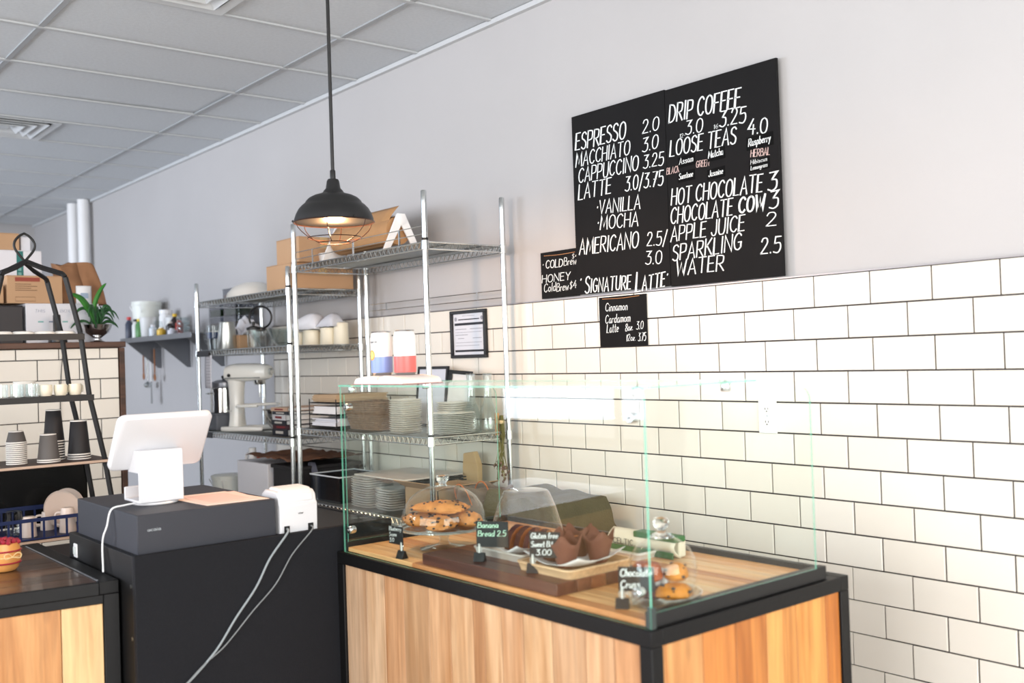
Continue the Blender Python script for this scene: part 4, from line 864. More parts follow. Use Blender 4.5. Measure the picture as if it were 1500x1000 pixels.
dbox('deck_lip', (DX1 - .036, DY0 + .02, DZ + .0005), (DX1 - .012, -.64, DZ + .036), lipb); dbox('deck_lip', (DX0 + .012, DY0 + .02, DZ + .0005), (DX0 + .036, -.64, DZ + .036), lipb)
dbox('deck_lip', (DX0 + .036, -.640, DZ + .0005), (DX1 - .036, -.622, DZ + .030), lipb)
# ---- glass case
gc = thing('glass_case', 'clear glass display case with green edges and chrome clips on the plank counter', 'display case', (ox, oy, DZ))
gz0, gz1 = .002, .535; th = .006
GX0, GX1, GY0, GY1 = -.918 - ox, .424 - ox, -1.326 - oy, -.690 - oy
pane = glass('case_glass', tint=(251, 254, 252), boost=.42)
def pane_box(n, a, b_):
    x0, y0_, z0 = a; x1, y1_, z1 = b_; dims = (x1 - x0, y1_ - y0_, z1 - z0); ax = dims.index(min(dims)); mb = box(a, b_)
    # faces: bottom, top, -y, +x, +y, -x
    big = {0: (3, 5), 1: (2, 4), 2: (0, 1)}[ax]; mb.m = [0 if i in big else 1 for i in range(6)]; return build(n, mb, [pane, edgeglass], gc)
pane_box('front_pane', (GX0, GY0, gz0 - .0), (GX1, GY0 + th, gz1))
def side(x0, zt, name):
    r_ = .035; P = [(GY0 + th + .001, gz0 + .034), (GY1, gz0 + .034)] + [(GY1 - r_ + r_ * math.cos(a), zt - r_ + r_ * math.sin(a)) for a in [R(i * 15) for i in range(7)]] + [(GY0 + th + .001, zt)]
    mb = MB().slab([(x0, y, z) for y, z in P], (th, 0, 0)); mb.m = [0, 0] + [1] * (len(P)); return build(name, mb, [pane, edgeglass], gc)
side(GX1 - .007, gz1 - .024, 'right_pane'); side(GX0 + .012, gz1 - .024, 'left_pane')
pane_box('top_pane', (GX0 - .004, GY0 - .002, gz1 + .001), (GX1 + .022, -.945 - oy, gz1 + .001 + th))
def gclip(x, y, z, ax):
    c = build('glass_clip', MB().lathe([(.011, -.012), (.0125, -.010), (.0125, .010), (.011, .012)], 18), chrome, gc, loc=(x, y, z), rot={'x': (0, R(90), 0), 'y': (R(90), 0, 0), 'z': (0, 0, 0)}[ax], bevel=.001)
    build('clip_screw', MB().lathe([(.004, .012), (.0045, .014), (.002, .0155)], 10), chromed, c); return c
for z in (.06, .26, .475): pass
for x, sg in ((GX0 + .03, 1), (GX1 - .045, -1)):
    for z in (.075, .47): gclip(x, GY0 + .012, z, 'y')
    gclip(x, GY0 + .03, gz1 - .008, 'z')
gclip(GX1 - .03, -1.0 - oy, gz1 - .008, 'z'); gclip(GX0 + .02, -1.0 - oy, gz1 - .008, 'z')
build('corner_foot', box((GX1 - .012, GY0 + .002, .002), (GX1 + .002, GY0 + .016, .05)), mat('foot_dark', (52, 60, 58), .4), gc)
GT = DZ + gz1 + .007     # top of the glass

# ---- open book and two cans on the glass top
t = thing('open_book', 'open pale paged book lying flat on top of the glass case', 'book', (-0.7140, -1.235, GT + .001), R(3)); t.scale = (.74, .74, .92)
for s_ in (-1, 1):
    def pg(u, v): return (s_ * u * .175, (v - .5) * .20, .004 + .026 * (1 - (1 - min(1, u * 3.0)) ** 2) * (1 - .35 * u) if u < .999 else .003)
    vs = [(s_ * x, y, z) for y in (-.1, .1) for x, z in ((0, .002), (0, .012), (.012, .024), (.05, .029), (.11, .026), (.16, .020), (.172, .012), (.178, .002))]
    m = MB(); nn = 8; m.add(vs, [tuple(range(nn)), tuple(range(nn, 2*nn))[::-1]] + [(i, (i+1) % nn, nn + (i+1) % nn, nn + i) for i in range(nn)])
    build('page_block', m, mat('book_pages', (240, 232, 222), .8), t); build('cover', box((s_ * .0, -.104, 0), (s_ * .184, .104, .0018)), mat('book_red', (170, 70, 80), .5), t)
def can(label, loc, mlow, brand, art):
    t = thing('drink_can', label, 'can', loc); al = mat('can_silver', (200, 200, 202), .25, 1.0)
    r_ = .033
    build('can_top', MB().lathe([(r_ * .86, .128), (r_ * .9, .131), (r_ * .86, .1325), (r_ * .83, .130), (0, .1295)], 32), al, t); build('can_base', MB().lathe([(0, .004), (r_ * .7, .004), (r_ * .78, .0), (r_ * .86, .003), (r_ * .98, .010)], 32), al, t)
    build('label_band', MB().lathe([(r_ * .98, .010), (r_, .014), (r_, .057)], 40), mlow, t, kind=None); build('upper_wrap', MB().lathe([(r_, .057), (r_, .112), (r_ * .97, .118), (r_ * .86, .128)], 40), mat('can_white', (244, 241, 238), .35), t)
    build('pull_tab', MB().box((-.012, -.006, .1298), (.008, .006, .1312)), al, t)
    # small black brand lettering, curved round the can, facing the counter front
    t.scale = (1.06, 1.06, 1.08); n_ = 8; a0 = R(-78 if art else -98)
    for i, ch in enumerate(brand):
        a = a0 + i * R(8.5); P = Vector((r_ * math.cos(a), r_ * math.sin(a), .098)); tx = Vector((-math.sin(a), math.cos(a), 0)); 
        lettering(ch, P - tx * .0018, P + tx * .0018, .0075, (math.cos(a), math.sin(a), 0), mat('ink_black', (30, 30, 34), .6), parent=t, wgt=.16, slant=0)
    return t
cbl = mat('can_blue', (132, 154, 208), .35); crd = mat('can_coral', (240, 104, 98), .35)
CZT = GT + .001 + .0245
c1 = can('white can with a blue lower half and an orange slice, on the open book', (-0.8010, -1.235, CZT), cbl, 'nderds', False)
c2 = can('white can with a coral red lower half, on the open book', (-0.6960, -1.215, CZT), crd, 's', False)
m = MB(); rr_ = .0336; ctr = R(-92); n_ = 20
for rad, k_ in ((.0135, 0), (.0105, 1)):
    vs = [((rr_ + k_ * .0003) * math.cos(ctr), (rr_ + k_ * .0003) * math.sin(ctr), .062)]
    for i in range(n_):
        a = 2 * math.pi * i / n_; q = ctr + rad * math.cos(a) / rr_; vs.append(((rr_ + k_ * .0003) * math.cos(q), (rr_ + k_ * .0003) * math.sin(q), .062 + rad * math.sin(a) * 1.15))
    m.add(vs, [(0, 1 + i, 1 + (i + 1) % n_) for i in range(n_)], k_)
build('orange_slice', m, [mat('rind_orange', (236, 160, 50), .5), mat('flesh_orange', (250, 208, 120), .5)], c1)

# ---- cake stand with scones
cx_, cy_ = -.655, -1.115
g2 = dishglass
t = thing('cake_stand', 'clear glass footed cake stand holding the scones', 'cake stand', (cx_, cy_, DK)); 
build('foot', MB().lathe([(.076, 0), (.078, .003), (.06, .008), (.02, .016), (.012, .03), (.016, .038), (.011, .048), (.014, .060)], 36), g2, t)
build('plate', MB().lathe([(.0, .060), (.12, .062), (.142, .067), (.146, .075), (.142, .074), (.12, .068), (0, .066)], 48), g2, t)
PZ = DK + .069
t = thing('glass_cloche', 'clear domed glass cloche with a knob over the scones', 'cloche', (cx_, cy_, PZ))
build('dome', MB().lathe([(.132, .001), (.134, .02), (.131, .045), (.122, .07), (.106, .094), (.082, .113), (.052, .125), (.018, .130), (.0, .131)], 48), glass('cloche_glass', tint=(252, 253, 253), boost=1.0), t)
build('knob', MB().lathe([(.014, .130), (.011, .137), (.016, .145), (.021, .153), (.019, .162), (.0, .166)], 24), mat('solid_glass', (250, 250, 250), .03, trans=1.0, ior=1.45), t)
build('rim', MB().tube([(.133 * math.cos(a), .133 * math.sin(a), .003) for a in [2 * math.pi * i / 48 for i in range(48)]], .0024, 6, closed=True), mat('rim_glass', (210, 216, 216), .1, trans=.6), t)
sconem = mat('scone_crust', (214, 142, 76), .7, var=.28, scale=22, bump=.6, bscale=70); chipm = mat('chocolate_chip', (48, 26, 24), .4)
def pastry(name, label, cat, loc, rx, ry_, rz_, seed, m, chips=22, rot=0, chip=chipm, shape=1.0, lump=.16):
    t = thing(name, label, cat, loc, rot); r_ = random.Random(seed); mb = MB(); nu, nv = 26, 13; vs = []; fs = []
    def surf(a, p):
        d = Vector((math.cos(a) * math.cos(p), math.sin(a) * math.cos(p), math.sin(p))); k = 1 + lump * noise.noise(d * 2.2 + Vector((seed, 0, 0))) + lump * .5 * noise.noise(d * 6 + Vector((0, seed, 0)))
        tri = 1 - .18 * shape * math.cos(3 * a) * math.cos(p)
        z = d.z * rz_ * k; z = z if z > 0 else z * .55
        return Vector((d.x * rx * k * tri, d.y * ry_ * k * tri, z + rz_ * .5))
    for j in range(nv + 1):
        p = -math.pi / 2 + math.pi * j / nv
        for i in range(nu): vs.append(surf(2 * math.pi * i / nu, p))
    for j in range(nv):
        for i in range(nu): fs.append((j*nu+i, j*nu+(i+1) % nu, (j+1)*nu+(i+1) % nu, (j+1)*nu+i))
    mb.add(vs, fs); build('crumb', mb, m, t)
    if chips:
        cm = MB()
        for _ in range(chips):
            a = r_.uniform(0, 6.283); p = r_.uniform(-.1, 1.25); P = surf(a, p); s_ = r_.uniform(.003, .0062)
            cm.lathe([(0, -s_), (s_, -s_ * .3), (s_ * .9, s_ * .4), (0, s_ * .7)], 6, tuple(P))
        build('chocolate_chips', cm, chip, t, kind='stuff')
    return t
S_ = [((-.06, -.045, 0), .058, .046, .030, 'chocolate chip scone at the left of the cake stand', 20), ((.048, -.052, 0), .060, .046, .031, 'chocolate chip scone at the front right of the cake stand', -15), ((-.052, .052, 0), .052, .044, .034, 'chocolate chip scone at the back left of the cake stand', 70), ((.058, .046, 0), .056, .046, .033, 'chocolate chip scone at the back right of the cake stand', 40)]
for k, (p, a, b_, c_, lab, rz_) in enumerate(S_): pastry('scone', lab, 'scone', (cx_ + p[0], cy_ + p[1], PZ + .001), a, b_, c_, k * 3 + 1, sconem, 26, R(rz_))
pastry('scone', 'flat chocolate chip scone on top of the others under the cloche', 'scone', (cx_ + .005, cy_ - .005, PZ + .045), .088, .058, .026, 17, sconem, 30, R(38))

# ---- second cloche, straight sided, set down on the deck
t = thing('glass_cloche', 'straight sided clear cloche without a knob set on the deck', 'cloche', (-.540, -.868, DK))
build('dome', MB().lathe([(.128, .001), (.124, .02), (.098, .11), (.078, .158), (.072, .166), (.062, .169), (0, .169)], 44), glass('cloche_glass'), t)
build('rim', MB().tube([(.128 * math.cos(a), .128 * math.sin(a), .003) for a in [2 * math.pi * i / 44 for i in range(44)]], .0026, 6, closed=True), mat('rim_glass', (0,)*3), t)

# ---- walnut board, trays and bakes
BX0, BX1, BY0, BY1 = -.510, .085, -1.300, -1.005; BZ = DK + .032
t = thing('cutting_board', 'thick dark walnut board along the front of the glass case', 'board', ((BX0 + BX1) / 2, (BY0 + BY1) / 2, DK)); wn = wood('walnut', (112, 66, 50), (66, 36, 28), .42, 'X', objcol=True, strength=.7, knots=False)
yy = BY0; wcs = [(96, 58, 46), (124, 76, 56), (150, 96, 64), (104, 62, 48), (120, 72, 54)]
for k, w_ in enumerate((.07, .05, .055, .07, .05)):
    plank(0, BX0, BX1, yy, yy + w_, 0, .032, wcs[k], t, (t.location.x, t.location.y), 'board_strip', wn); yy += w_
def tray(name, label, x0, x1, y0, y1, z, h, m, rim=.010):
    t = thing(name, label, 'tray', ((x0 + x1) / 2, (y0 + y1) / 2, z)); hx, hy = (x1 - x0) / 2, (y1 - y0) / 2; P = rrect(hx, hy, .02, 4); n_ = len(P)
    vs = [(x * .94, y * .94, 0) for x, y in P] + [(x * .98, y * .98, h - .006) for x, y in P] + [(x, y, h - .004) for x, y in P] + [(x, y, h) for x, y in P] + [(x * .93, y * .93, h) for x, y in P] + [(x * .90, y * .90, .004) for x, y in P]
    build('tray_body', MB().add(vs, [tuple(range(n_))[::-1]] + [(k*n_+i, k*n_+(i+1) % n_, (k+1)*n_+(i+1) % n_, (k+1)*n_+i) for k in range(5) for i in range(n_)] + [tuple(5*n_+i for i in range(n_))]), m, t); return t
woodtray = wood('tray_wood', (226, 190, 150), (180, 136, 98), .45, 'X', strength=.4, knots=False)
tray('serving_tray', 'pale metal tray of banana bread on the walnut board', -.40, -.165, -1.20, -1.03, BZ, .022, mat('tray_pale', (214, 208, 200), .28, .3))
tray('serving_tray', 'pale wooden tray of brown paper muffin cases at the right end of the walnut board', -.135, .085, -1.255, -1.015, BZ, .024, woodtray)
tray('serving_tray', 'long white tray lying behind the straight sided cloche', -.395, -.06, -.86, -.72, DK, .02, mat('tray_white', (228, 222, 214), .3))
def crease(name, label, loc, sx_, sy_, h, seed, rz=0):
    t = thing(name, label, 'paper', loc, rz)
    build('sheet', MB().sheet(lambda u, v: ((u - .5) * sx_, (v - .5) * sy_, h * (abs(u - .5) * 2) ** 2 + h * .6 * (abs(v - .5) * 2) ** 3 + .006 * noise.noise(Vector((u * 4, v * 4, seed)))), 12, 10), mat('liner_white', (236, 236, 238), .8), t, solid=.0008); return t
crease('paper_liner', 'white paper liner under the muffin cases', (-.025, -1.135, BZ + .010), .19, .20, .026, 3, R(8)); crease('paper_liner', 'white paper liner under the banana bread slices', (-.262, -1.125, BZ + .010), .15, .13, .022, 9, R(-6))
bread = mat('banana_bread', (74, 34, 34), .8, var=.3, scale=30, bump=.5); crumb_m = mat('bread_crumb', (186, 120, 70), .85, var=.2, scale=40, bump=.5)
for k in range(4):
    x = -.318 + k * .040; t = thing('bread_slice', ('banana bread slice, dark crusted, %s of the four in the tray' % ('leftmost', 'second from the left', 'third from the left', 'rightmost')[k]), 'bread', (x, -1.115, BZ + .016)); t.rotation_euler = (0, R(14), R(20))
    P = [(-.042, 0), (.042, 0), (.046, .03), (.042, .052), (.022, .066), (-.002, .070), (-.024, .064), (-.043, .050), (-.046, .028)]
    m = MB().slab([(0, y, z) for y, z in P], (.018, 0, 0)); m.m = [1, 1] + [0] * len(P); build('slice', m, [bread, crumb_m], t, bevel=.002)
parch = mat('brown_parchment', (112, 70, 56), .75, var=.12, scale=20, bump=.2); mfm = mat('muffin_top', (190, 116, 58), .75, var=.25, scale=30, bump=.6)
for k, (x, y, rz_, lab) in enumerate(((-.085, -1.17, 10, 'tulip shaped brown paper muffin case behind the sweet bites card'), (-.005, -1.185, 35, 'tulip shaped brown paper muffin case at the front right of the wooden tray'), (.015, -1.085, 62, 'tulip shaped brown paper muffin case at the back right of the wooden tray'), (-.075, -1.075, 80, 'tulip shaped brown paper muffin case at the back left of the wooden tray'))):
    t = thing('muffin_case', lab, 'muffin', (x, y, BZ + .014), R(rz_)); n_ = 32; lv = [(.022, 0, 0), (.026, .012, 0), (.032, .034, 0), (.038, .05, .35), (.044, .062, 1)]
    vs = [(r_ * (1 + .05 * math.cos(8 * a) * f) * math.cos(a), r_ * (1 + .05 * math.cos(8 * a) * f) * math.sin(a), z + f * .026 * abs(math.cos(2 * a)) ** 3) for r_, z, f in lv for a in [2 * math.pi * i / n_ for i in range(n_)]]
    build('paper_case', MB().add(vs, [tuple(range(n_))[::-1]] + [(j*n_+i, j*n_+(i+1) % n_, (j+1)*n_+(i+1) % n_, (j+1)*n_+i) for j in range(4) for i in range(n_)]), parch, t, solid=.0008)
    build('muffin_top', MB().lathe([(.030, .030), (.033, .040), (.028, .050), (.014, .056), (0, .057)], 20), mfm, t)
# ---- name cards held in binder clips
def card(label, x, y, z, rz_, w_, h_, lines_, col=None, side_=1, tilt=0):
    t = thing('name_card', label, 'sign', (x, y, z), R(rz_)); 
    cb = build('binder_clip', MB().slab([(-.016, -.013, 0), (-.016, .013, 0), (-.016, .003, .024), (-.016, -.003, .024)], (.032, 0, 0)), blackp, t, bevel=.0008)
    build('clip_arm', MB().tube(crom([(-.006, 0, .022), (-.007, 0, .038), (0, 0, .046), (.007, 0, .038), (.006, 0, .022)], 4), .0012, 5), chrome, cb); build('clip_arm', MB().lathe([(.0035, .02), (.0045, .03), (.004, .048), (0, .05)], 10), mat('arm_clear', (230, 234, 234), .1, .6), cb)
    x0 = 0 if side_ > 0 else -w_; pl = build('card_panel', box((x0 - .008 * side_, -.0015, .040), (x0 + w_ - .008 * side_, .0015, .040 + h_)), mat('card_black', (24, 24, 26), .55), t, bevel=.0005, seg=1)
    nl = len(lines_)
    for i, s in enumerate(lines_):
        zz = .040 + h_ * (1 - (i + .82) / (nl + .1)); x1 = x0 + w_ * (.06 + min(.86, .105 * len(s))) - .008 * side_
        lettering(s, (x0 + w_ * .06 - .008 * side_, -.0018, zz), (x1, -.0018, zz + .002), h_ / (nl + .4) * .72, (0, -1, 0), col or chalkw, parent=t, wgt=.13)
    return t
mint = mat('chalk_mint', (196, 236, 210), .9)
card('black chalk card reading Blueberry Scone beside the cake stand foot', -0.6280, -1.3030 + .010, DK, 4, .07, .055, ['Blueberry', 'Scone', '3.0'], side_=-1)
card('black chalk card reading Banana Bread 2.5 on the walnut board', -0.2900, -1.2530, BZ, 32, .095, .072, ['Banana', 'Bread 2.5', ''], mint)
card('black chalk card reading Gluten free Sweet Bites on the walnut board', -0.0630, -1.2500, BZ, 32, .085, .068, ['Gluten free', 'Sweet Bites', '  3.00'])
card('black chalk card reading Chocolate in front of the lidded jar', 0.2780, -1.2650, DK, 36, .085, .058, ['Chocolate', 'Cruss'])
# ---- lidded jar of muffins
jx, jy = 0.3180, -1.1660
t = thing('glass_saucer', 'low clear glass dish under the round jar', 'dish', (jx, jy, DK)); build('dish', MB().lathe([(0, 0), (.078, 0), (.083, .003), (.093, .03), (.09, .03), (.079, .006), (0, .005)], 40), g2, t)
t = thing('lidded_jar', 'round clear glass jar with a knob at the right front of the case', 'jar', (jx, jy, DK + .007))
build('jar_body', MB().lathe([(.055, 0), (.068, .012), (.080, .045), (.083, .075), (.078, .103), (.064, .128), (.040, .146), (.018, .154)], 44), glass('cloche_glass'), t)
build('jar_lid', MB().lathe([(.030, .152), (.024, .158), (.012, .163), (.009, .170), (.017, .178), (.020, .188), (.015, .197), (0, .2)], 28), mat('solid_glass', (0,)*3), t)
mf = mat('pumpkin_muffin', (176, 84, 32), .7, var=.3, scale=26, bump=.7)
pastry('muffin', 'deep orange muffin at the left inside the round jar', 'muffin', (jx - .030, jy - .022, DK + .050), .040, .040, .034, 31, mf, 0, 0, shape=.1)
pastry('chocolate_croissant', 'golden chocolate streaked croissant at the bottom right inside the round jar', 'croissant', (jx + .022, jy + .014, DK + .012), .046, .030, .026, 35, mat('croissant_gold', (212, 134, 48), .55, var=.3, scale=18, bump=.5), 9, R(55), shape=.2)
pastry('chocolate_croissant', 'chocolate striped croissant standing in the middle of the round jar', 'croissant', (jx + .028, jy + .016, DK + .056), .030, .026, .028, 38, mat('croissant_gold', (0,)*3), 12, R(20), shape=.2)
pastry('muffin', 'dark muffin at the bottom left inside the round jar', 'muffin', (jx - .030, jy - .012, DK + .010), .034, .034, .024, 44, bread, 0, 0, shape=.1)
t = thing('napkin', 'folded white napkin between the bakes in the round jar', 'napkin', (jx - .002, jy - .002, DK + .03), R(35)); build('paper', MB().sheet(lambda u, v: ((u - .5) * .03, .006 * math.sin(u * 6), v * .055), 6, 6), mat('liner_white', (0,)*3), t, solid=.001)
# ---- green and white salt bag
t = thing('salt_bag', 'green and white bag lettered CELTIC lying at the back of the case', 'bag', (-.13, -.745, DK)); sg = mat('bag_green', (62, 108, 62), .5); 
build('bag_body', MB().sheet(lambda u, v: ((u - .5) * .27, -.03 * math.cos(math.pi * (v - .5)) , .062 * v + .002), 14, 8), mat('bag_ivory', (232, 224, 204), .6), t, solid=.004); build('bag_back', box((-.132, -.002, .002), (.132, .028, .058)), mat('bag_ivory', (0,)*3), t, bevel=.006)
build('green_band', box((-.134, -.0345, .002), (.134, -.0305, .020)), sg, t, bevel=.001); build('green_band', box((-.03, -.026, .048), (.137, .02, .066)), sg, t, bevel=.003)
lettering('CELTIC', (-.104, -.0352, .024), (-.022, -.0352, .024), .016, (0, -1, 0), mat('letter_dark', (54, 58, 40), .6), parent=t, wgt=.16, slant=0)

# ================================================================== things behind the case, along the tiles
t = thing('work_table', 'dark work table standing against the tiles behind the glass case', 'table', (-1.17, -.30, 0)); 
build('table_top', box((-.40, -.20, .745), (.42, .25, .775)), mat('table_dark', (54, 50, 48), .5), t, bevel=.003)
for x in (-.37, .38):
    for y in (-.17, .22): build('leg', box((x - .02, y - .02, 0), (x + .02, y + .02, .745)), steelb, t, bevel=.002)
olive = mat('olive_linen', (92, 84, 60), .95, var=.18, scale=12, bump=.5, bscale=120)
t = thing('draped_cloth', 'olive linen cloth draped over a crate on the work table', 'cloth', (-1.13, -.27, .776))
def drape(u, v):
    a = (u - .5) * 2; b_ = (v - .5) * 2; d = max(abs(a), abs(b_)); top = .60; H = .165
    fx_ = a * .20 / max(top, d) if d > top else a * .20 / top; fy_ = b_ * .15 / max(top, d) if d > top else b_ * .15 / top
    fold = .012 * math.sin(15 * u + 3 * v) * max(0, (d - top) / .4); drop = max(0, (d - top) / .4)
    return (fx_ * (1 + .22 * drop) + fold, fy_ * (1 + .22 * drop) + .010 * math.sin(14 * v + 5 * u) * drop, H * (1 - drop * .98) + .016 * (1 - drop) * noise.noise(Vector((u * 6, v * 6, 1))) + .005 * math.sin(22 * u + 9 * v) * (1 - drop) - .03 * (1 - drop) * u + .004)
build('fabric', MB().sheet(drape, 44, 36), olive, t, solid=.003)
t = thing('tote_bag', 'taupe canvas tote bag with orange cord handles on the work table', 'bag', (-1.49, -.30, .776)); 
def tote(u, v): a = u * 2 * math.pi; q = 1 - .12 * v + .04 * math.sin(5 * a + 2 * v); return (.125 * q * math.copysign(abs(math.cos(a)) ** .6, math.cos(a)), .11 * q * math.copysign(abs(math.sin(a)) ** .6, math.sin(a)), v * .16 + .012 * math.sin(3 * a) * v)
build('bag_body', MB().sheet(tote, 40, 10), mat('taupe_canvas', (120, 106, 96), .95, var=.15, scale=10, bump=.4), t, solid=.003); build('bag_top', MB().sheet(lambda u, v: ((u - .5) * .22, (v - .5) * .17, .145 + .02 * noise.noise(Vector((u * 4, v * 4, 6))) - .03 * (abs(u - .5) * 2) ** 3), 16, 12), mat('taupe_canvas', (0,)*3), t, solid=.002)
for s_ in (-1, 1): build('cord_handle', MB().tube(crom([(-.05, -.10 * (s_ > 0) - .02, .12), (-.04, -.115 * (s_ > 0) - .02, .165), (0, -.12 * (s_ > 0) - .02, .185), (.04, -.115 * (s_ > 0) - .02, .16), (.06, -.10 * (s_ > 0) - .02, .10)], 6), .0028, 6), mat('orange_cord', (190, 104, 52), .7), t)

# ================================================================== register desk
RX1, RY0, RY1, RZ = -.955, -1.985, -1.12, .96
rd = thing('register_desk', 'black textured register desk between the two plank counters', 'desk', (-1.26, (RY0 + RY1) / 2, 0)); felt = mat('black_laminate', (27, 28, 32), .8, var=.10, scale=160, bump=.35, bscale=420, spec=.22)
oyd = rd.location.y
build('front_panel', box((RX1 + 1.26 - .02, RY0 - oyd, 0), (RX1 + 1.26, RY1 - oyd, RZ)), felt, rd, bevel=.0015)
sideb = mat('black_side', (15, 15, 16), .45, spec=.3)
build('side_panel', box((-.33, RY0 - oyd + .001, 0), (RX1 + 1.26 - .021, RY0 - oyd + .02, RZ - .002)), sideb, rd, bevel=.0015); build('side_panel', box((-.33, RY1 - oyd - .02, 0), (RX1 + 1.26 - .021, RY1 - oyd, RZ - .002)), sideb, rd, bevel=.0015)
build('desk_top', box((-.33, RY0 - oyd + .021, RZ - .03), (RX1 + 1.26 - .021, RY1 - oyd - .021, RZ - .006)), sideb, rd)
for z in (.72, .87): build('cam_cap', MB().lathe([(.006, 0), (.006, .0015), (.003, .002)], 12), chromed, rd, loc=(.27, RY0 - oyd + .0005, z), rot=(R(90), 0, 0))
rk = build('rocker_switch', box((-.27, RY0 - oyd - .004, .885), (-.235, RY0 - oyd + .001, .93)), whitep, rd, bevel=.003); build('switch_button', box((-.262, RY0 - oyd - .008, .895), (-.243, RY0 - oyd - .004, .92)), mat('button_pale', (214, 220, 216), .4), rk, bevel=.002)
BXf, BY0_, BY1_ = -.985, -1.965, -1.530
t = thing('cash_drawer', 'long dark grey equipment box with small brand lettering on the register desk', 'box', (-1.27, (BY0_ + BY1_) / 2, RZ - .0055)); bh = .117
build('drawer_body', box((-.285, -(BY1_ - BY0_) / 2, 0), (.285, (BY1_ - BY0_) / 2, bh)), mat('drawer_grey', (42, 44, 52), .55, bump=.08, bscale=300), t, bevel=.003)
lettering('acaia', (.2855, -(BY1_ - BY0_) / 2 + .030, .068), (.2855, -(BY1_ - BY0_) / 2 + .068, .068), .010, (1, 0, 0), mat('logo_pale', (176, 184, 188), .6), parent=t, wgt=.15, slant=0)
BT = RZ - .0055 + bh
# ---- tablet on its stand
wg = mat('gloss_white', (216, 216, 219), .3)
t = thing('tablet_stand', 'white point of sale stand with a square emblem on the cash drawer', 'stand', (-1.22, -1.825, BT + .001))
build('swivel_base', MB().lathe([(.0, 0), (.068, 0), (.07, .003), (.066, .007), (0, .007)], 40), wg, t, loc=(.0, 0, 0))
build('front_plate', MB().slab([(.05, y, z) for y, z in [(-.07 + r0, .008 + 0) for r0 in (0, .14)] + [(.07, .165), (.066, .17), (-.066, .17), (-.07, .165)]], (.008, 0, 0)), wg, t, bevel=.003)
build('foot_plate', box((-.075, -.07, .008), (.05, .07, .016)), wg, t, bevel=.003); build('rear_lip', box((-.083, -.07, .008), (-.075, .07, .05)), wg, t, bevel=.003)
build('head_block', MB().slab([(.05, -.07, .10), (.05, -.07, .17), (-.01, -.07, .17), (-.04, -.07, .10)], (0, .14, 0)), wg, t, bevel=.003)
lg = mat('emblem_grey', (216, 216, 222), .5); e = build('emblem', MB().tube([(0, y, z) for y, z in rrect(.0145, .0145, .004, 3)], .0011, 6, closed=True), lg, t, loc=(.0585, .0, .075)); build('emblem_dot', MB().slab([(0, -.0035, -.0035), (0, .0035, -.0035), (0, .0035, .0035), (0, -.0035, .0035)], (.0008, 0, 0)), lg, t, loc=(.0582, 0, .075))
t = thing('tablet', 'white tablet seen from behind, tilted on the point of sale stand', 'tablet', (-1.262, -1.812, 1.185)); t.rotation_euler = (0, R(36), 0)
P = rrect(.148, .105, .022, 5); n_ = len(P)
m = MB(); m.add([(-.004, y, z + .105) for y, z in P] + [(.008, y, z + .105) for y, z in P] + [(.014, y * .955, (z) * .94 + .105) for y, z in P], [tuple(range(n_)), tuple(2*n_+i for i in range(n_))[::-1]] + [(k*n_+i, k*n_+(i+1) % n_, (k+1)*n_+(i+1) % n_, (k+1)*n_+i) for k in (0, 1) for i in range(n_)]); build('shell', m, wg, t)
build('screen', box((-.0052, -.13, .02), (-.0042, .13, .19)), mat('screen_black', (10, 10, 12), .1), t)
def cable(label, pts, r_, m, name='cable'):
    o = build(name, MB().tube(crom(pts, 6), r_, 8), m); return tag(o, label, 'cable')
cable('white cable from the tablet stand down the side of the register desk', [(-1.21, -1.885, BT + .008), (-1.20, -1.93, BT + .006), (-1.195, -1.970, BT - .002), (-1.195, -1.984, BT - .05), (-1.20, -1.994, .99), (-1.205, -1.996, .955), (-1.19, -2.000, .91), (-1.18, -2.003, .887)], .0028, whitep)
# papers on the drawer
t = thing('paper_menu', 'cream coloured paper menu lying on the cash drawer', 'paper', (0, 0, BT + .001)); pp = mat('paper_peach', (236, 214, 200), .85); t.location = (-1.2, -1.65, BT + .0008)
pts = [(-1.2000, -1.7580, 1.0716), (-1.1770, -1.4440, 1.0716), (-1.4490, -1.4940, 1.0716), (-1.5380, -1.6270, 1.0716)]
cx0 = sum(p[0] for p in pts) / 4; cy0 = sum(p[1] for p in pts) / 4
t.location = (-1.17, -1.635, BT + .0008)
build('sheet', MB().prism([(-.13, -.13), (.165, -.11), (.175, .09), (-.12, .07)], 0, .0012), pp, t); build('sheet', MB().prism([(-.10, -.09), (.150, -.115), (.168, .065), (-.09, .09)], .0014, .0024), mat('paper_pink', (238, 204, 194), .85), t)
for k in range(9): build('print_line', MB().box((-.07 + k * .022, -.08, .0025), (-.064 + k * .022, .05, .0028)), mat('print_faint', (208, 176, 166), .85), t, kind='stuff')
# ---- receipt printer
t = thing('receipt_printer', 'small white receipt printer at the right end of the register desk', 'printer', (-1.035, -1.452, RZ - .0055)); 
P = [(.055, 0), (.058, .09), (.050, .098), (.046, .118), (.030, .132), (-.05, .136), (-.075, .12), (-.085, .0)]
build('printer_body', MB().slab([(x, -.066, z) for x, z in P], (0, .132, 0)), wg, t, bevel=.004)
build('paper_cover', MB().slab([(x, -.050, z) for x, z in ((.052, .098), (.049, .124), (.030, .140), (-.045, .144), (-.07, .125))], (0, .104, 0)), wg, t, bevel=.004)
for y in (-.044, .040): build('cable_port', box((.045, y - .009, -.0), (.0588, y + .009, .026)), mat('port_black', (14, 14, 15), .6), t)
lettering('star', (.0585, -.004, .060), (.0585, .014, .060), .006, (1, 0, 0), mat('ink_black', (0,)*3), parent=t, wgt=.2, slant=.1)
gy = mat('cable_grey', (138, 146, 150), .4)
def onfront(u, v): return None
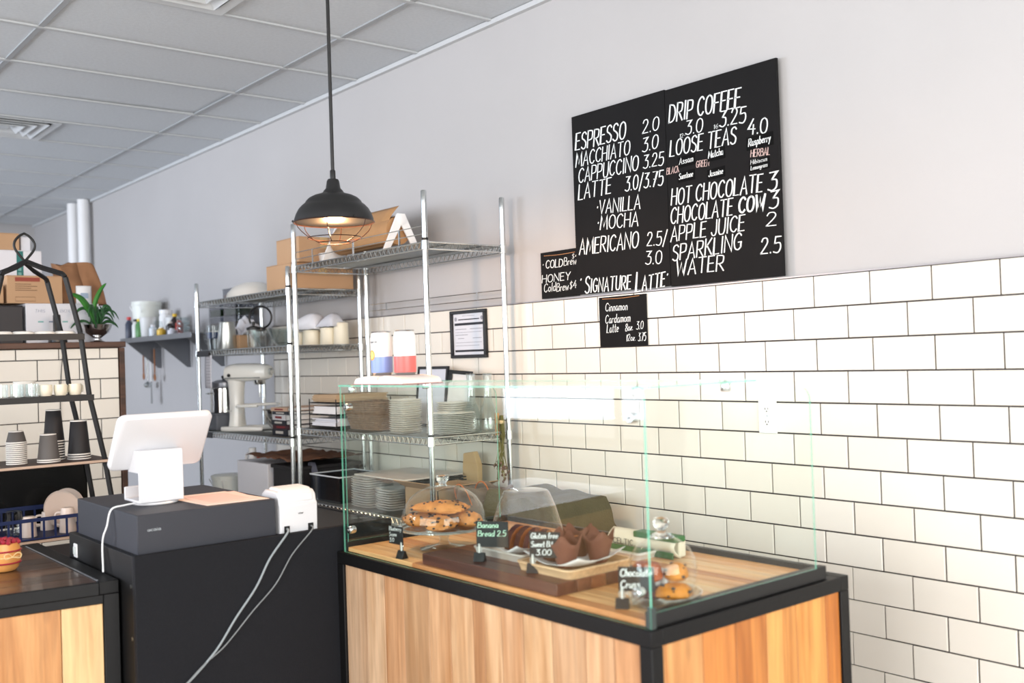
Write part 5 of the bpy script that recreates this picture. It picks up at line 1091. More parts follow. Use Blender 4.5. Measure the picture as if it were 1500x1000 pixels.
c1p = [(-.985, -1.496, .970), (-.965, -1.500, .972), (-.950, -1.512, .960), (-0.9490, -1.5720, 0.8926), (-0.9490, -1.6200, 0.8126), (-0.9490, -1.6890, 0.7306), (-0.9490, -1.7500, 0.6506), (-0.9490, -1.8220, 0.5856), (-0.9490, -1.8700, 0.5526)]
c2p = [(-.985, -1.412, .970), (-.965, -1.415, .972), (-.950, -1.425, .960), (-0.9480, -1.4960, 0.8946), (-0.9480, -1.5550, 0.8116), (-0.9480, -1.6340, 0.7416), (-0.9480, -1.7250, 0.6556), (-0.9480, -1.7900, 0.6146), (-0.9480, -1.8530, 0.5636)]
cable('thicker pale grey printer cable hanging down the black desk front', c1p, .0036, gy); cable('thinner dark grey printer cable hanging beside the thicker one', c2p, .0024, mat('cable_dark', (112, 116, 118), .4))

# ================================================================== left counter
LX, LY = -1.075, -1.992
lc = thing('side_counter', 'plank counter with a dark wood top and black steel rim at the left edge', 'counter', (-1.5, -2.6, 0)); 
A = Vector((LX, LY, 0)); th_ = math.atan2(.085, .42); back = -1.95
def lp(x, y): return (x + 1.5, y + 2.6)
fr0 = (LX, LY); fr1 = (LX - .14, LY - 1.0)      # front edge runs slightly away
build('counter_body', MB().prism([lp(LX - .03, LY - .01), lp(back + .01, LY - .01), lp(back + .01, LY - 1.0), lp(fr1[0] - .03, fr1[1])], 0, .835), matte, lc)
build('steel_rim', MB().prism([lp(LX, LY), lp(back, LY), lp(back, LY - .055), lp(LX - .004, LY - .055)], .842, .880), steelb, lc, bevel=.002)
build('steel_rim', MB().prism([lp(LX, LY - .0555), lp(LX - .012, LY - .0555), lp(fr1[0] - .012, fr1[1]), lp(*fr1)], .842, .880), steelb, lc, bevel=.002)
dk = wood('dark_counter_wood', (74, 48, 34), (38, 22, 14), .30, 'Y', objcol=True, strength=.7, coat=.2, knots=False)
for k in range(8):
    f0, f1 = k / 8, (k + 1) / 8; ya = LY - .056; xa0 = (LX - .013) + (back - LX + .013) * f0; xa1 = (LX - .013) + (back - LX + .013) * f1
    sh_ = lambda x, f: x - .135 * (1 - f)
    m = MB().prism([lp(xa0 - .0006, ya), lp(xa1 + .0006, ya), lp(sh_(xa1, f1) + .0006, LY - 1.0), lp(sh_(xa0, f0) - .0006, LY - 1.0)], .850, .8785)
    build('top_plank', m, dk, lc, bevel=.001, seg=1, col=[(84, 54, 38), (70, 46, 34), (92, 60, 40)][k % 3])
build('trim_strip', MB().prism([lp(LX - .03, LY - .050), lp(back + .05, LY - .050), lp(back + .05, LY - .054), lp(LX - .03, LY - .054)], .880, .8815), mat('strip_silver', (186, 190, 196), .3, .8), lc)
def fpt(s_): return (LX + (fr1[0] - LX) * s_, LY + (fr1[1] - LY) * s_)
def fprism(s0, s1, z0, z1, m, name, th1=.018, out=0.0, col=None):
    a = fpt(s0); b_ = fpt(s1); c_ = lp(a[0] + out, a[1]); d = lp(b_[0] + out, b_[1])
    return build(name, MB().prism([c_, (c_[0] - th1, c_[1]), (d[0] - th1, d[1]), d], z0, z1), m, lc, bevel=.0015, seg=1, col=col)
fprism(0, .042, 0, .8415, steelb, 'frame_post', .04); fprism(.043, 1, .03, .07, steelb, 'lower_rail', .03, -.002); fprism(.043, 1, .815, .8415, steelb, 'frame_rail', .03, 0)
ss = [.043, .125, .30, .385, .50, .60, .70, .80, .90, 1.0]; lcc = [(222, 184, 132), (200, 146, 92), (222, 182, 128), (228, 160, 92), (238, 190, 128), (226, 168, 104), (236, 188, 122), (230, 170, 100), (234, 184, 118)]
ss = [.043, .155, .355, .455, .56, .65, .74, .83, .92, 1.0]
for k in range(9): fprism(ss[k] + .001, ss[k+1] - .001, .0705, .8145, plank_m, 'plank', .02, -.006, lcc[k])
# ---- ornamental jar at the left edge
jp = (-1.4950, -2.2060, 0.8796)
t = thing('fruit_jar', 'bulbous amber jar tied with straw twine under a red berry top, at the left edge', 'jar', (jp[0] + .0, jp[1], .8805)); am = mat('jar_amber', (216, 152, 84), .4, var=.2, scale=14)
build('jar_body', MB().lathe([(0, 0), (.034, 0), (.042, .01), (.05, .04), (.047, .07), (.044, .085)], 28), am, t)
for z, r_ in ((.025, .048), (.062, .049)): build('red_band', MB().tube([(r_ * math.cos(a), r_ * math.sin(a), z) for a in [2 * math.pi * i / 28 for i in range(28)]], .003, 6, closed=True), mat('berry_red', (150, 34, 52), .35), t)
m = MB()
for k in range(26):
    a = k * 2.399; q = .045 * math.sqrt((k + .5) / 26); m.lathe([(0, -.008), (.007, -.004), (.008, .001), (.005, .006), (0, .008)], 8, (q * math.cos(a), q * math.sin(a), .098 - q * .25))
build('berry_top', m, mat('berry_red', (0,)*3), t, kind='stuff')
tw_ = mat('straw_twine', (232, 204, 150), .9)
for s_ in (-1, 1): build('bow_loop', MB().tube(crom([(0, 0, 0), (.004, s_ * .012, .012), (.005, s_ * .024, .008), (.004, s_ * .02, -.004), (0, 0, 0)], 5), .0013, 5), tw_, t, loc=(.048, .014, .045))
build('twine_wrap', MB().tube([(.0505 * math.cos(a), .0505 * math.sin(a), .044) for a in [2 * math.pi * i / 28 for i in range(28)]], .0013, 5, closed=True), tw_, t)

# ================================================================== pendant lamp
lx, ly, lz = -1.190, -1.172, 1.994
t = thing('pendant_lamp', 'black domed pendant lamp with a wire cage hanging on a long rod', 'lamp', (lx, ly, CZ - .004))
o0 = lz - (CZ - .004)
sat = mat('satin_black', (30, 30, 31), .42)
build('shade', MB().lathe([(.1395, 0), (.141, .002), (.139, .012), (.1335, .028), (.124, .046), (.111, .060), (.100, .068), (.098, .074), (.086, .086), (.068, .095), (.046, .101), (.037, .106), (.034, .112), (.026, .120), (.022, .146), (.018, .153), (.0, .154)], 56), sat, t, loc=(0, 0, o0))
build('shade_lining', MB().lathe([(.1375, .003), (.131, .028), (.121, .045), (.096, .066), (.06, .090), (.0, .096)], 56), mat('lining_white', (240, 232, 220), .6), t, loc=(0, 0, o0))
cg = mat('cage_bronze', (60, 40, 34), .35, .6); cage = MB()
k0 = build('cage_ring', MB().tube([(.142 * math.cos(a), .142 * math.sin(a), -.001) for a in [2 * math.pi * i / 48 for i in range(48)]], .0022, 6, closed=True), cg, t, loc=(0, 0, o0))
for r_, z in ((.094, -.056), (.055, -.073)): build('cage_ring', MB().tube([(r_ * math.cos(a), r_ * math.sin(a), z) for a in [2 * math.pi * i / 40 for i in range(40)]], .0017, 6, closed=True), cg, t, loc=(0, 0, o0))
for i in range(6):
    a = 2 * math.pi * i / 6 + .35; build('cage_wire', MB().tube(crom([(.142 * math.cos(a), .142 * math.sin(a), 0), (.130 * math.cos(a), .130 * math.sin(a), -.026), (.094 * math.cos(a), .094 * math.sin(a), -.056), (.055 * math.cos(a), .055 * math.sin(a), -.073)], 5), .0017, 6), cg, t, loc=(0, 0, o0))
for a in (0, 2.1, 4.2): build('thumb_screw', MB().lathe([(.004, -.006), (.004, .006)], 10), sat, t, loc=(.144 * math.cos(a), .144 * math.sin(a), o0 + .004), rot=(R(90), 0, a))
bulb = build('bulb', MB().lathe([(.014, .092), (.016, .075), (.03, .05), (.034, .03), (.028, .012), (.014, .004), (0, .002)], 28), mat('bulb_glow', (255, 214, 150), .4, emit=((255, 176, 110), 30)), t, loc=(0, 0, o0))
build('rod', MB().lathe([(.0065, o0 + .153), (.0065, -.03)], 14), sat, t); build('rod_collar', MB().lathe([(.010, 0), (.010, .03), (.008, .034)], 16), sat, t, loc=(0, 0, o0 + .152)); build('canopy', MB().lathe([(.006, -.035), (.045, -.02), (.062, -.004), (.062, 0), (0, 0)], 32), sat, t)
pl = bpy.data.lights.new('lamp_light', 'POINT'); pl.energy = 30; pl.color = (1.0, .56, .26); pl.shadow_soft_size = .03; po = bpy.data.objects.new('lamp_light', pl); C.objects.link(po); po.parent = t; po.location = (0, 0, o0 - .012)

# ================================================================== coffee service stand at the left
cyy = -1.815; t = thing('tiered_stand', 'tall black iron tiered stand with a looped finial, holding cups', 'stand', (-2.75, cyy, 0)); iron = mat('black_iron', (26, 26, 27), .5, bump=.05)
prof = [(1.975, .0), (1.945, .05), (1.915, .118), (1.90, .126), (1.66, .182), (1.39, .212), (1.11, .27), (.80, .315), (.0, .42)]
for fx_ in (.14, -.14):
    for s_ in (-1, 1):
        pts = []
        for z, w_ in prof:
            xx = fx_ * (0.12 if z > 1.97 else (.5 if z > 1.94 else (.92 if z > 1.91 else 1.0)))
            pts.append((xx, s_ * w_, z))
        m = MB()
        for a, b_ in zip(pts, pts[1:]): m.tube([a, b_], .0115, 4)
        build('leg', m, iron, t)
lp_ = []
for i in range(28):
    q = (i / 14) if i <= 14 else (28 - i) / 14; sg_ = 1 if i <= 14 else -1; zz = .124 * q; lp_.append((0, sg_ * .042 * math.sin(math.pi * q ** 1.25) ** (.95 if q < .6 else .75), zz))
build('finial_loop', MB().tube([(0, y, z) for _, y, z in lp_], .0055, 8, closed=True), iron, t, loc=(0, 0, 1.975))
bw = mat('shelf_plywood', (66, 46, 40), .6)
for z, w_, d_, m_ in ((1.655, .19, .15, iron), (1.39, .22, .16, iron), (1.105, .30, .19, bw), (.795, .345, .20, bw)):
    s = build('tier_shelf', box((-d_, -w_, z - .014), (d_, w_, z - .001)), m_, t, bevel=.001, seg=1); build('shelf_edge', box((d_ + .0005, -w_ - .004, z - .026 if m_ is iron else z - .010), (d_ + .010, w_ + .004, z + .0)), iron if m_ is iron else mat('edge_pale', (196, 170, 150), .5), s)
build('back_panel', box((-.16, -.30, .81), (-.15, .28, 1.085)), mat('gloss_black_panel', (22, 22, 22), .18, var=.2, scale=6), t)
SX, SY = -2.75, cyy
# cups
pcu = mat('cup_white', (236, 232, 226), .6); pcst = mat('cup_stripe_grey', (84, 80, 78), .6); pck = mat('cup_sleeve_black', (34, 32, 34), .6); pcg = mat('cup_sleeve_grey', (96, 92, 90), .6)
def cup_stack(x, y, z, r_, h, n_, dz, body, label, lastlabel, group):
    f = None
    for k in range(n_):
        lab = lastlabel if k == n_ - 1 else label
        zz = z + k * dz
        if f is None:
            f = thing('paper_cup', lab, 'cup', (x, y, zz), group=group)
            build('cup_body', MB().lathe([(r_, .003), (r_ * .72, h - .001), (r_ * .70, h), (0, h - .002)], 28), body, f); build('cup_rim', MB().lathe([(r_ * .99, 0), (r_ * 1.04, .001), (r_ * 1.04, .005), (r_ * .99, .006)], 28), pcu, f); build('cup_foot', MB().lathe([(r_ * .725, h - .006), (r_ * .728, h + .001), (r_ * .69, h + .001)], 28), pcu, f)
        else: dup(f, (x, y, zz), 0, lab, group)
Z3_ = 1.1055
cup_stack(SX + .05, SY - .065, Z3_, .040, .050, 12, .0082, pcst, 'upside down white ribbed paper cup in the leftmost stack', 'topmost cup of the leftmost white cup stack', 'white paper cups stacked upside down')
cup_stack(SX + .08, SY + .055, Z3_, .045, .112, 2, .0085, pcg, 'upside down grey sleeved cup in the short stack', 'topmost cup of the short grey sleeved stack', 'grey sleeved paper cups')
cup_stack(SX - .02, SY + .105, Z3_, .043, .140, 8, .0115, pck, 'upside down black cup in the tallest black stack', 'topmost cup of the tallest black stack', 'black paper cups in the tallest stack')
cup_stack(SX + .05, SY + .19, Z3_, .047, .150, 3, .010, pck, 'upside down black cup in the right hand black stack', 'topmost cup of the right hand black stack', 'black paper cups in the right stack')
# mugs and glasses on the second tier
Z2_ = 1.3905
def mug(x, y, z, r_, h, rz_, label, m=cream, group=None, name='mug'):
    t = thing(name, label, 'mug', (x, y, z), rz_, group); build('cup_body', MB().lathe([(0, 0), (r_ * .8, 0), (r_ * .86, .003), (r_, h * .5), (r_ * .96, h), (r_ * .90, h), (r_ * .92, h * .5), (r_ * .76, .008), (0, .007)], 28), m, t)
    build('handle', MB().tube(crom([(r_ * .95, 0, h * .82), (r_ * 1.5, 0, h * .80), (r_ * 1.55, 0, h * .35), (r_ * .93, 0, h * .22)], 5), .0045, 8), m, t); return t
for k, (dy, lab) in enumerate(((.045, 'left of three cream mugs on the second tier'), (.105, 'middle of three cream mugs on the second tier'), (.165, 'right of three cream mugs on the second tier'))): mug(SX + .10, SY + dy, Z2_, .027, .048, R(200 if k == 0 else 120), lab)
def tumbler(x, y, z, label, r_=.028, h=.055): return lathe_thing('glass_tumbler', label, 'glass', [(0, .001), (r_ * .95, 0), (r_, h), (r_ * .94, h), (r_ * .88, .006), (0, .006)], dishglass, (x, y, z), 24)
for k, lab in enumerate(('second small tumbler from the left edge on the second tier', 'third small tumbler from the left edge on the second tier', 'leftmost small tumbler on the second tier')): tumbler(SX + .10, SY - .07 + (0, .06, -.06)[k], Z2_, lab)
lathe_thing('white_ramekin', 'white ramekin behind the tumblers on the second tier', 'ramekin', [(0, 0), (.04, 0), (.042, .003), (.044, .062), (.046, .066), (.04, .066), (.038, .008), (0, .006)], white, (SX + .0, SY - .015, Z2_ + .0), 28)
for k in range(4): lathe_thing('lid', ('round white lid on the top tier, %s' % ('leftmost of four', 'second from left', 'third from left', 'rightmost of four')[k]), 'lid', [(0, 0), (.041, 0), (.044, .002), (.042, .010), (.036, .014), (0, .014)], white, (SX + .08, SY - .12 + .085 * k, 1.6555), 28)
# blue dish rack on the bottom tier
bl = mat('rack_blue', (20, 36, 80), .5); rx, ry = SX + .02, SY - .02; t = thing('dish_rack', 'dark blue plastic dish rack on the bottom tier of the black stand', 'rack', (rx, ry, .7955))
hx, hy, h = .165, .26, .105
build('rack_floor', box((-hx, -hy, 0), (hx, hy, .006)), bl, t)
for a, b_ in (((-hx, -hy, h - .02), (hx, -hy + .006, h)), ((-hx, hy - .006, h - .02), (hx, hy, h)), ((-hx, -hy + .007, h - .02), (-hx + .006, hy - .007, h)), ((hx - .006, -hy + .007, h - .03), (hx, hy - .007, h - .015))): build('rack_rim', box(a, b_), bl, t, bevel=.001)
for i in range(12):
    y = -hy + .01 + i * (2 * hy - .02) / 11; build('rack_bar', box((hx - .006, y - .004, .006), (hx, y + .004, h - .03)), bl, t); build('rack_bar', box((-hx, y - .004, .006), (-hx + .006, y + .004, h - .02)), bl, t)
for i in range(6):
    x = -hx + .02 + i * (2 * hx - .04) / 5
    for y in (-hy, hy - .006): build('rack_bar', box((x - .004, y, .006), (x + .004, y + .006, h - .02)), bl, t)
Zd = .8025
mg = mat('mug_pinkish', (232, 214, 202), .3)
def updown(x, y, label, r_=.03, h=.085, rz_=0, m=mg):
    t = thing('mug', label, 'mug', (x, y, Zd), rz_); build('cup_body', MB().lathe([(r_, 0), (r_ * 1.02, .004), (r_ * .85, h * .8), (r_ * .75, h), (0, h)], 28), m, t); build('handle', MB().tube(crom([(r_ * .95, 0, h * .3), (r_ * 1.6, 0, h * .35), (r_ * 1.5, 0, h * .75), (r_ * .82, 0, h * .8)], 5), .005, 8), m, t)
updown(rx + .10, ry + .135, 'upturned pale mug beside the plates in the blue rack', .034, .105, R(230)); updown(rx + .10, ry - .02, 'upturned pale mug tilted at the left in the blue rack', .03, .085, R(200)); updown(rx - .04, ry + .09, 'pale mug behind the upturned mug in the blue rack', .03, .08, R(250))
lathe_thing('glass_tumbler', 'ribbed clear tumbler at the right of the blue rack', 'glass', [(.036, 0), (.037, .003), (.031, .098), (.028, .1), (0, .1)], dishglass, (rx + .09, ry + .215, Zd), 24); lathe_thing('glass_tumbler', 'clear tumbler at the left of the blue rack', 'glass', [(.036, 0), (.037, .003), (.032, .098), (.028, .1), (0, .1)], dishglass, (rx - .02, ry - .05, Zd), 24)
for k, (dx, dy, lab) in enumerate(((.0, .165, 'large pale plate standing on edge in the blue rack'), (-.035, .170, 'second pale plate standing behind the large one in the blue rack'), (-.10, .215, 'pale plate at the right end of the blue rack'))):
    o = build('plate', MB().lathe([(0, 0), (.045, 0), (.05, .003), (.078, .008), (.08, .010), (.075, .010), (.048, .006), (0, .005)], 36), mg, loc=(rx + dx - .03, ry + dy - .02, Zd + .082), rot=(0, R(80), R(12))); tag(o, lab, 'plate')

# ================================================================== things on the tiled pony wall
CT = 1.6455
def onpw(px_): return px_
t = thing('potted_plant', 'green strap leaved orchid in a silver bowl on the pony wall end', 'plant', (-3.74, -1.215, CT)); sil = mat('silver_bowl', (206, 204, 204), .12, 1.0)
build('pot', MB().lathe([(0, 0), (.036, 0), (.04, .004), (.026, .014), (.022, .024), (.034, .034), (.062, .052), (.072, .078), (.08, .096), (.077, .097), (.066, .076), (0, .06)], 40), sil, t)
m = MB(); m.lathe([(0, .074), (.03, .08), (.066, .078), (.07, .07)], 20); build('soil', m, mat('soil_dark', (40, 30, 26), .95, bump=.6), t)
lfm = mat('leaf_green', (52, 124, 42), .4, var=.2, scale=10); lfd = mat('leaf_dark', (40, 86, 44), .45, var=.2, scale=12)
def leaf(pts, w_, m, th0=.0016):
    P = crom(pts, 4); n_ = len(P); mb = MB(); vs = []
    for i, p in enumerate(P):
        tt = (Vector(P[min(i+1, n_-1)]) - Vector(P[max(i-1, 0)])).normalized(); sd = tt.cross(Vector((1, .25, .15))).normalized(); q = i / (n_ - 1); ww = w_ * (math.sin(math.pi * min(1, q * .93 + .07)) ** .7) * (1 if q < .97 else .4)
        c_ = Vector(p); vs += [c_ - sd * ww, c_ + Vector((.004, 0, -.004)) * 1, c_ + sd * ww]
    mb.add(vs, [(i*3, i*3+1, i*3+4, i*3+3) for i in range(n_-1)] + [(i*3+1, i*3+2, i*3+5, i*3+4) for i in range(n_-1)]); build('leaf', mb, m, t, solid=th0)
leaf([(0, 0, .08), (.0, -.03, .16), (.01, -.08, .235), (.02, -.14, .265)], .020, lfm); leaf([(0, .0, .08), (0, -.012, .19), (.0, .02, .28), (.0, .055, .325)], .013, lfm)
rr = random.Random(11)
for k in range(16):
    a = rr.uniform(0, 6.28); L_ = rr.uniform(.08, .15); ry_ = math.sin(a); rx_ = math.cos(a); up = rr.uniform(.02, .10)
    leaf([(rx_ * .01, ry_ * .01, .08), (rx_ * L_ * .4, ry_ * L_ * .5, .09 + up), (rx_ * L_ * .7, ry_ * L_ * .9, .08 + up * 1.1), (rx_ * L_ * .9, ry_ * L_ * 1.15, .06 + up * .8)], rr.uniform(.006, .012), lfd)
carton2 = lambda *a, **k: carton(*a, **k)
CX = -3.98
t = carton('white_carton', 'wide white cardboard box with faint marker writing on the pony wall', CX - .14, CX + .12, -1.545, -1.165, CT, .218, mat('white_card', (0,)*3), tape=False)
fl = mat('marker_faint', (140, 150, 170), .8)
for s, y, z in (('THIS', -1.50, .17), ('BOX', -1.37, .17), ('UP', -1.24, .16)): lettering(s, (.1305, y + 1.355, z), (.1305, y + 1.355 + .05, z), .016, (1, 0, 0), fl, parent=t)
for y, mm in ((-.13, mat('marker_teal', (130, 180, 176), .8)), (-.005, mat('marker_teal', (0,)*3)), (-.075, fl)): build('printed_mark', box((.1302, y, .115), (.1308, y + .028, .123)), mm, t, kind='stuff')
t = carton('cardboard_box', 'brown printed cardboard box stacked on the white marked box', CX - .12, CX + .10, -1.63, -1.35, CT + .2195, .150, tape=False)
rd_ = mat('print_red', (150, 74, 60), .8); bk = mat('print_brown', (96, 70, 50), .8)
build('printed_label', box((.1101, -.10, .118), (.1108, .025, .140)), rd_, t, kind='stuff')
for k in range(4): build('printed_text', box((.1101, -.10, .102 - k * .011), (.1108, -.02 + .03 * (k % 2), .105 - k * .011)), bk, t, kind='stuff')
build('printed_frame', MB().tube([(.1105, -.10, .012), (.1105, .0, .012), (.1105, .0, .034), (.1105, -.10, .034)], .001, 4, closed=True), bk, t)
t = carton('cardboard_box', 'smaller brown cardboard box at the far left of the pony wall pile', CX - .10, CX + .09, -1.86, -1.645, CT + .2195, .10, tape=False)
t = carton('black_case', 'black equipment case at the left end of the pony wall', CX - .12, CX + .12, -1.90, -1.56, CT, .205, mat('case_black', (30, 31, 38), .45), 'case', tape=False)
t = carton('white_carton', 'white and teal box stacked high at the left edge of the photo', CX - .38, CX - .135, -1.86, -1.3920, CT, 2.1756 - CT, mat('white_card', (0,)*3), tape=False); yo = t.location.y; hx_ = .1225; zz0 = 1.9516 - CT
build('printed_band', box((hx_ + .0002, -1.5240 - yo, zz0 - .1), (hx_ + .001, -1.4890 - yo, 2.1716 - CT)), mat('teal_print', (38, 110, 106), .6), t); 
for k in range(6): build('printed_letter', box((hx_ + .0012, -1.5170 - yo, zz0 + .01 + k * .025), (hx_ + .0016, -1.5000 - yo, zz0 + .026 + k * .025)), mat('teal_light', (120, 170, 166), .6), t, kind='stuff')
t = carton('cardboard_box', 'brown carton on the very top of the left hand pile', CX - .36, CX - .15, -1.85, -1.5030, 2.1756 + .0015, 2.2706 - 2.1756, tape=False)
t = carton('white_carton', 'small white box high up behind the finial loop of the stand', CX - .34, CX - .17, -1.4910, -1.4410, 2.1756 + .0015, .08, mat('white_card', (0,)*3), tape=False)
t = thing('paper_bag', 'large slumped brown paper bag leaning behind the printed brown box', 'bag', (CX - .02, -1.21, CT + .2195)); kb = mat('kraft_bag', (146, 106, 76), .85, var=.15, scale=9, bump=.4, bscale=16)
def bag(u, v):
    a = u * 2 * math.pi; sx_ = .09 * (1 - .25 * v); sy_ = .125 * (1 - .12 * v); c_, s_ = math.cos(a), math.sin(a)
    return (sx_ * math.copysign(abs(c_) ** .55, c_) + .012 * math.sin(6 * v + 4 * a), -.015 * v * 3 + sy_ * math.copysign(abs(s_) ** .55, s_), v * .225 + .012 * math.sin(3 * a + 1) * v)
build('bag_body', MB().sheet(bag, 40, 12), kb, t, solid=.002); build('folded_top', MB().sheet(lambda u, v: (-.06 + .12 * v, -.045 - .10 + .20 * u, .222 + .018 * math.sin(3 * u) - .02 * v + .006 * math.sin(17 * u + 5 * v)), 20, 8), kb, t, solid=.003)
t = carton('cardboard_box', 'narrow brown carton behind the right side of the paper bag', CX - .30, CX - .13, -1.17, -1.02, CT, .33, tape=False); t.location.x = CX - .22; t.location.y = -1.22
t = thing('flour_bag', 'small white printed packet in front of the paper bag', 'packet', (CX + .08, -1.235, CT + .2195)); build('packet', MB().sheet(lambda u, v: (.012 * math.sin(math.pi * u), (u - .5) * .075, v * .10), 8, 8), mat('packet_white', (224, 226, 230), .5), t, solid=.02)
build('print_block', box((.015, -.02, .03), (.023, .02, .06)), mat('packet_blue', (150, 168, 190), .6), t)
t = thing('phone_dock', 'black cordless phone standing in its dock behind the top tier', 'phone', (-3.70, -1.43, CT)); build('dock', MB().prism(rrect(.05, .04, .02), 0, .02), blackp, t, bevel=.003); build('handset', MB().slab([(-.01, -.022, .018), (-.01, .022, .018), (-.022, .018, .15), (-.022, -.018, .15)], (.022, 0, 0)), blackp, t, bevel=.005)
cable('thin black phone cord hanging down the pony wall tiles', [(-3.655, -1.43, CT + .008), (-3.618, -1.43, CT + .004), (-3.614, -1.432, 1.58), (-3.636, -1.437, 1.45), (-3.638, -1.445, 1.25), (-3.638, -1.45, 1.0)], .0022, blackp)

# ================================================================== steel wall shelf in the far right corner
SZ = 1.73; t = thing('wall_shelf', 'long steel wall shelf on triangular brackets beyond the far rack', 'shelf', (-5.45, -.15, SZ)); hl = .72
build('shelf_board', box((-hl, -.14, -.003), (hl, .145, 0)), steel, t); build('front_lip', box((-hl, -.142, -.036), (hl, -.138, .001)), steel, t, bevel=.001)
for x in (-.62, -.02, .6): build('bracket', MB().slab([(x, .145, -.004), (x, -.13, -.004), (x, -.13, -.03), (x, .12, -.24), (x, .145, -.24)], (.004, 0, 0)), mat('bracket_steel', (128, 130, 134), .4, .9), t)
SZ += .001
def px_item(name, label, cat, x, y, prof, m, n=22): return lathe_thing(name, label, cat, prof, m, (x, y, SZ), n)
bucket('big white bucket at the left of the steel wall shelf', -6.02, -.13, SZ, .09, .115, .285, lid=False)
frost = mat('frosted_plastic', (222, 224, 224), .4)
px_item('plastic_tub', 'tall white plastic tub right of the big bucket on the wall shelf', 'tub', -5.80, -.2, [(0, 0), (.05, 0), (.052, .003), (.062, .15), (.066, .153), (.058, .153), (0, .14)], frost)
px_item('white_jar', 'white lidded jar behind the tall tub on the wall shelf', 'jar', -5.72, -.09, [(0, 0), (.05, 0), (.052, .15), (.045, .17), (.05, .175), (.05, .205), (0, .208)], whitep)
px_item('glass_jar', 'small clear jar in the middle of the wall shelf', 'jar', -5.62, -.19, [(0, 0), (.035, 0), (.037, .09), (.03, .1), (.033, .115), (0, .117)], dishglass)
px_item('white_jar', 'short pale jar right of the middle of the wall shelf', 'jar', -5.50, -.12, [(0, 0), (.05, 0), (.053, .12), (.055, .135), (.03, .15), (0, .152)], frost)
for x, y, c_, h_, lab, cap in ((-6.14, -.22, (214, 120, 80), .12, 'orange labelled bottle at the left end of the wall shelf', (220, 220, 220)), (-6.08, -.25, (60, 66, 84), .14, 'dark bottle with a red cap at the left end of the wall shelf', (196, 50, 50)), (-5.93, -.25, (222, 226, 226), .12, 'clear bottle with a black nozzle on the wall shelf', (30, 30, 32)), (-5.88, -.24, (86, 140, 84), .12, 'green bottle with a yellow cap on the wall shelf', (226, 200, 60)), (-5.36, -.16, (48, 34, 34), .13, 'dark red syrup bottle with a yellow cap on the wall shelf', (230, 190, 40)), (-5.30, -.22, (46, 42, 44), .08, 'short dark bottle near the right of the wall shelf', (230, 228, 220)), (-5.42, -.24, (230, 190, 70), .05, 'small yellow pot near the right of the wall shelf', (240, 236, 220)), (-5.22, -.18, (176, 60, 50), .10, 'red bottle near the right end of the wall shelf', (24, 60, 50)), (-5.56, -.25, (214, 224, 232), .07, 'pale cup at the front of the wall shelf', (232, 232, 236)), (-5.18, -.25, (214, 216, 226), .035, 'small pale pot at the right front of the wall shelf', (230, 232, 236))):
    t = thing('bottle', lab, 'bottle', (x, y, SZ)); r_ = .028 if h_ > .06 else .032
    build('bottle_body', MB().lathe([(0, 0), (r_, 0), (r_ * 1.03, .004), (r_ * 1.03, h_ * .8), (r_ * .5, h_ * 1.0), (r_ * .5, h_ * 1.05)], 18), mat('bottle_%d_%d_%d' % c_, c_, .35), t); build('bottle_cap', MB().lathe([(r_ * .6, h_ * 1.04), (r_ * .6, h_ * 1.2), (0, h_ * 1.22)], 14), mat('cap_%d_%d_%d' % cap, cap, .4), t)
for k in range(3):
    t = build('glass_cup', MB().lathe([(0, 0), (.045, 0), (.048, .045), (.05, .048), (.044, .045), (0, .006)], 20), dishglass, loc=(-5.09, -.2, SZ + k * .034)); tag(t, 'clear cup in the nested stack at the right of the wall shelf', 'cup', 'nested clear cups on the wall shelf')
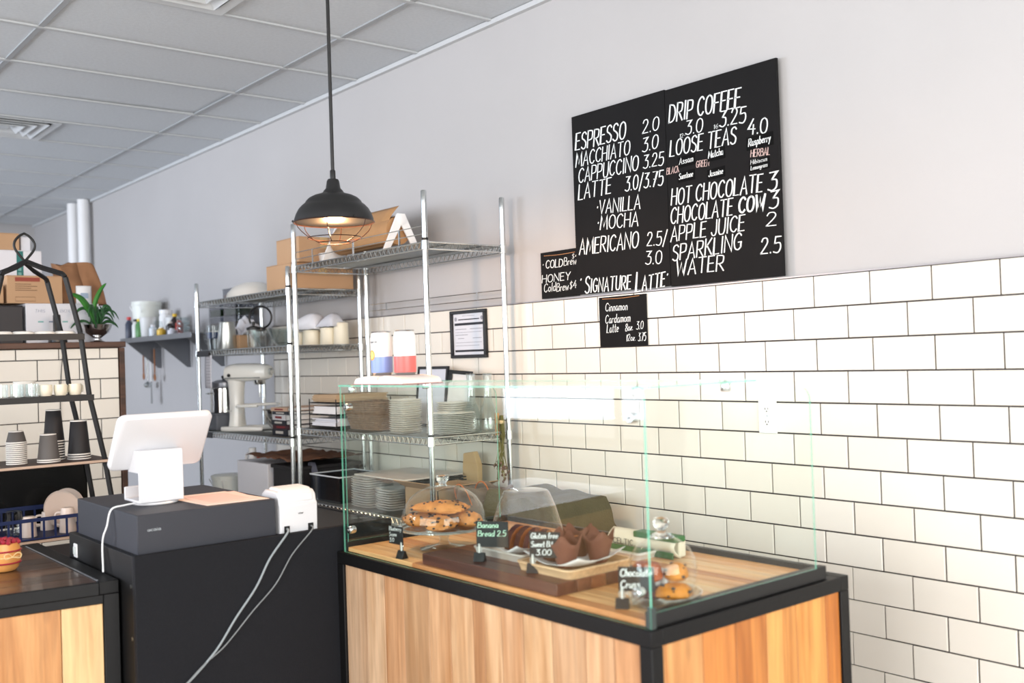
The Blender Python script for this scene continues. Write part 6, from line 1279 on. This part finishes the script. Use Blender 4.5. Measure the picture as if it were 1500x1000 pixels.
# second shelf, wooden, farther right behind the rack pole
t = thing('wall_shelf', 'short pale wooden wall shelf partly behind the far rack pole', 'shelf', (-4.48, -.10, 1.73)); build('shelf_board', box((-.22, -.09, -.03), (.34, .095, 0)), mat('pale_board', (226, 214, 196), .6), t, bevel=.002)
for x in (-.18, .28): build('bracket', box((x, -.06, -.12), (x + .02, .095, -.031)), mat('bracket_white', (214, 214, 216), .5), t)
hb = mat('herb_green', (78, 104, 62), .9, var=.4, scale=60); hbb = mat('herb_brown', (110, 88, 60), .9, var=.4, scale=60); hbo = mat('spice_orange', (188, 110, 70), .9, var=.3, scale=60)
for k, (x, z, mm, lab) in enumerate(((-4.60, 1.731, hbb, 'clear tub of brown herbs at the lower left of the wooden shelf'), (-4.36, 1.731, hbb, 'clear tub of brown tea at the lower right of the wooden shelf'), (-4.60, 1.822, hb, 'clear tub of green leaves stacked at the upper left of the wooden shelf'), (-4.36, 1.822, hb, 'clear tub of green leaves stacked at the upper middle of the wooden shelf'), (-4.36, 1.913, hbo, 'clear tub of orange spice on top of the stacked tubs'))):
    t = thing('food_tub', lab, 'tub', (x, -.11, z)); a, b_, h = .095, .065, .085; m = MB()
    for p0, p1 in (((-a, -b_, .003), (a, -b_ + .003, h)), ((-a, b_ - .003, .003), (a, b_, h)), ((-a, -b_, .003), (-a + .003, b_, h)), ((a - .003, -b_, .003), (a, b_, h)), ((-a, -b_, 0), (a, b_, .003))): m.box(p0, p1)
    build('tub_wall', m, glass('clear_plastic'), t); build('tub_filling', box((-a + .006, -b_ + .006, .004), (a - .006, b_ - .006, .052)), mm, t, bevel=.006); build('tub_lid', box((-a - .004, -b_ - .004, h), (a + .004, b_ + .004, h + .005)), glass('clear_plastic'), t)
# utensils hanging below the steel shelf
ur = thing('utensil_rail', 'thin steel hook rail under the steel wall shelf', 'rail', (-6.0, -.06, 1.655)); build('rail_bar', MB().tube([(-.36, 0, 0), (.40, 0, 0)], .004, 8), chrome, ur)
for x in (-.34, .38): build('rail_post', MB().tube([(x, 0, 0), (x, .062, .0)], .004, 6), chrome, ur)
wd = mat('spoon_wood', (150, 94, 50), .6); 
for k, (x, kind_, lab) in enumerate(((-6.29, 'w', 'small wooden spoon hanging at the left below the steel shelf'), (-6.20, 's', 'shiny steel ladle hanging in the middle below the steel shelf'), (-6.12, 's', 'white handled steel spatula hanging below the steel shelf'), (-6.04, 'w', 'long dark wooden spoon hanging at the right below the steel shelf'))):
    t = thing('utensil', lab, 'utensil', (x, -.068, 1.648)); L_ = (.32, .42, .44, .34)[k]
    build('hook', MB().tube([(0, .008, .006), (0, .0, .012), (0, -.006, .004), (0, -.004, -.008)], .0015, 5), chrome, t); build('handle', MB().tube([(0, -.004, -.006), (0, -.004, -L_ * .6)], .006, 8), wd if kind_ == 'w' else (chrome if k == 1 else whitep), t)
    if kind_ == 'w': build('bowl_end', MB().lathe([(0, -.03), (.014, -.022), (.02, 0), (.014, .024), (0, .03)], 14, sy=.4), wd, t, loc=(0, -.004, -L_ * .6 - .028))
    elif k == 1: build('bowl_end', MB().lathe([(.006, .02), (.03, .0), (.033, -.012), (.02, -.03), (0, -.034)], 18), chrome, t, loc=(0, -.004, -L_ * .6 - .03))
    else: build('blade', MB().slab([(-.018, -.006, -L_), (.018, -.006, -L_), (.014, -.006, -L_ * .6), (-.014, -.006, -L_ * .6)], (0, .002, 0)), chrome, t)
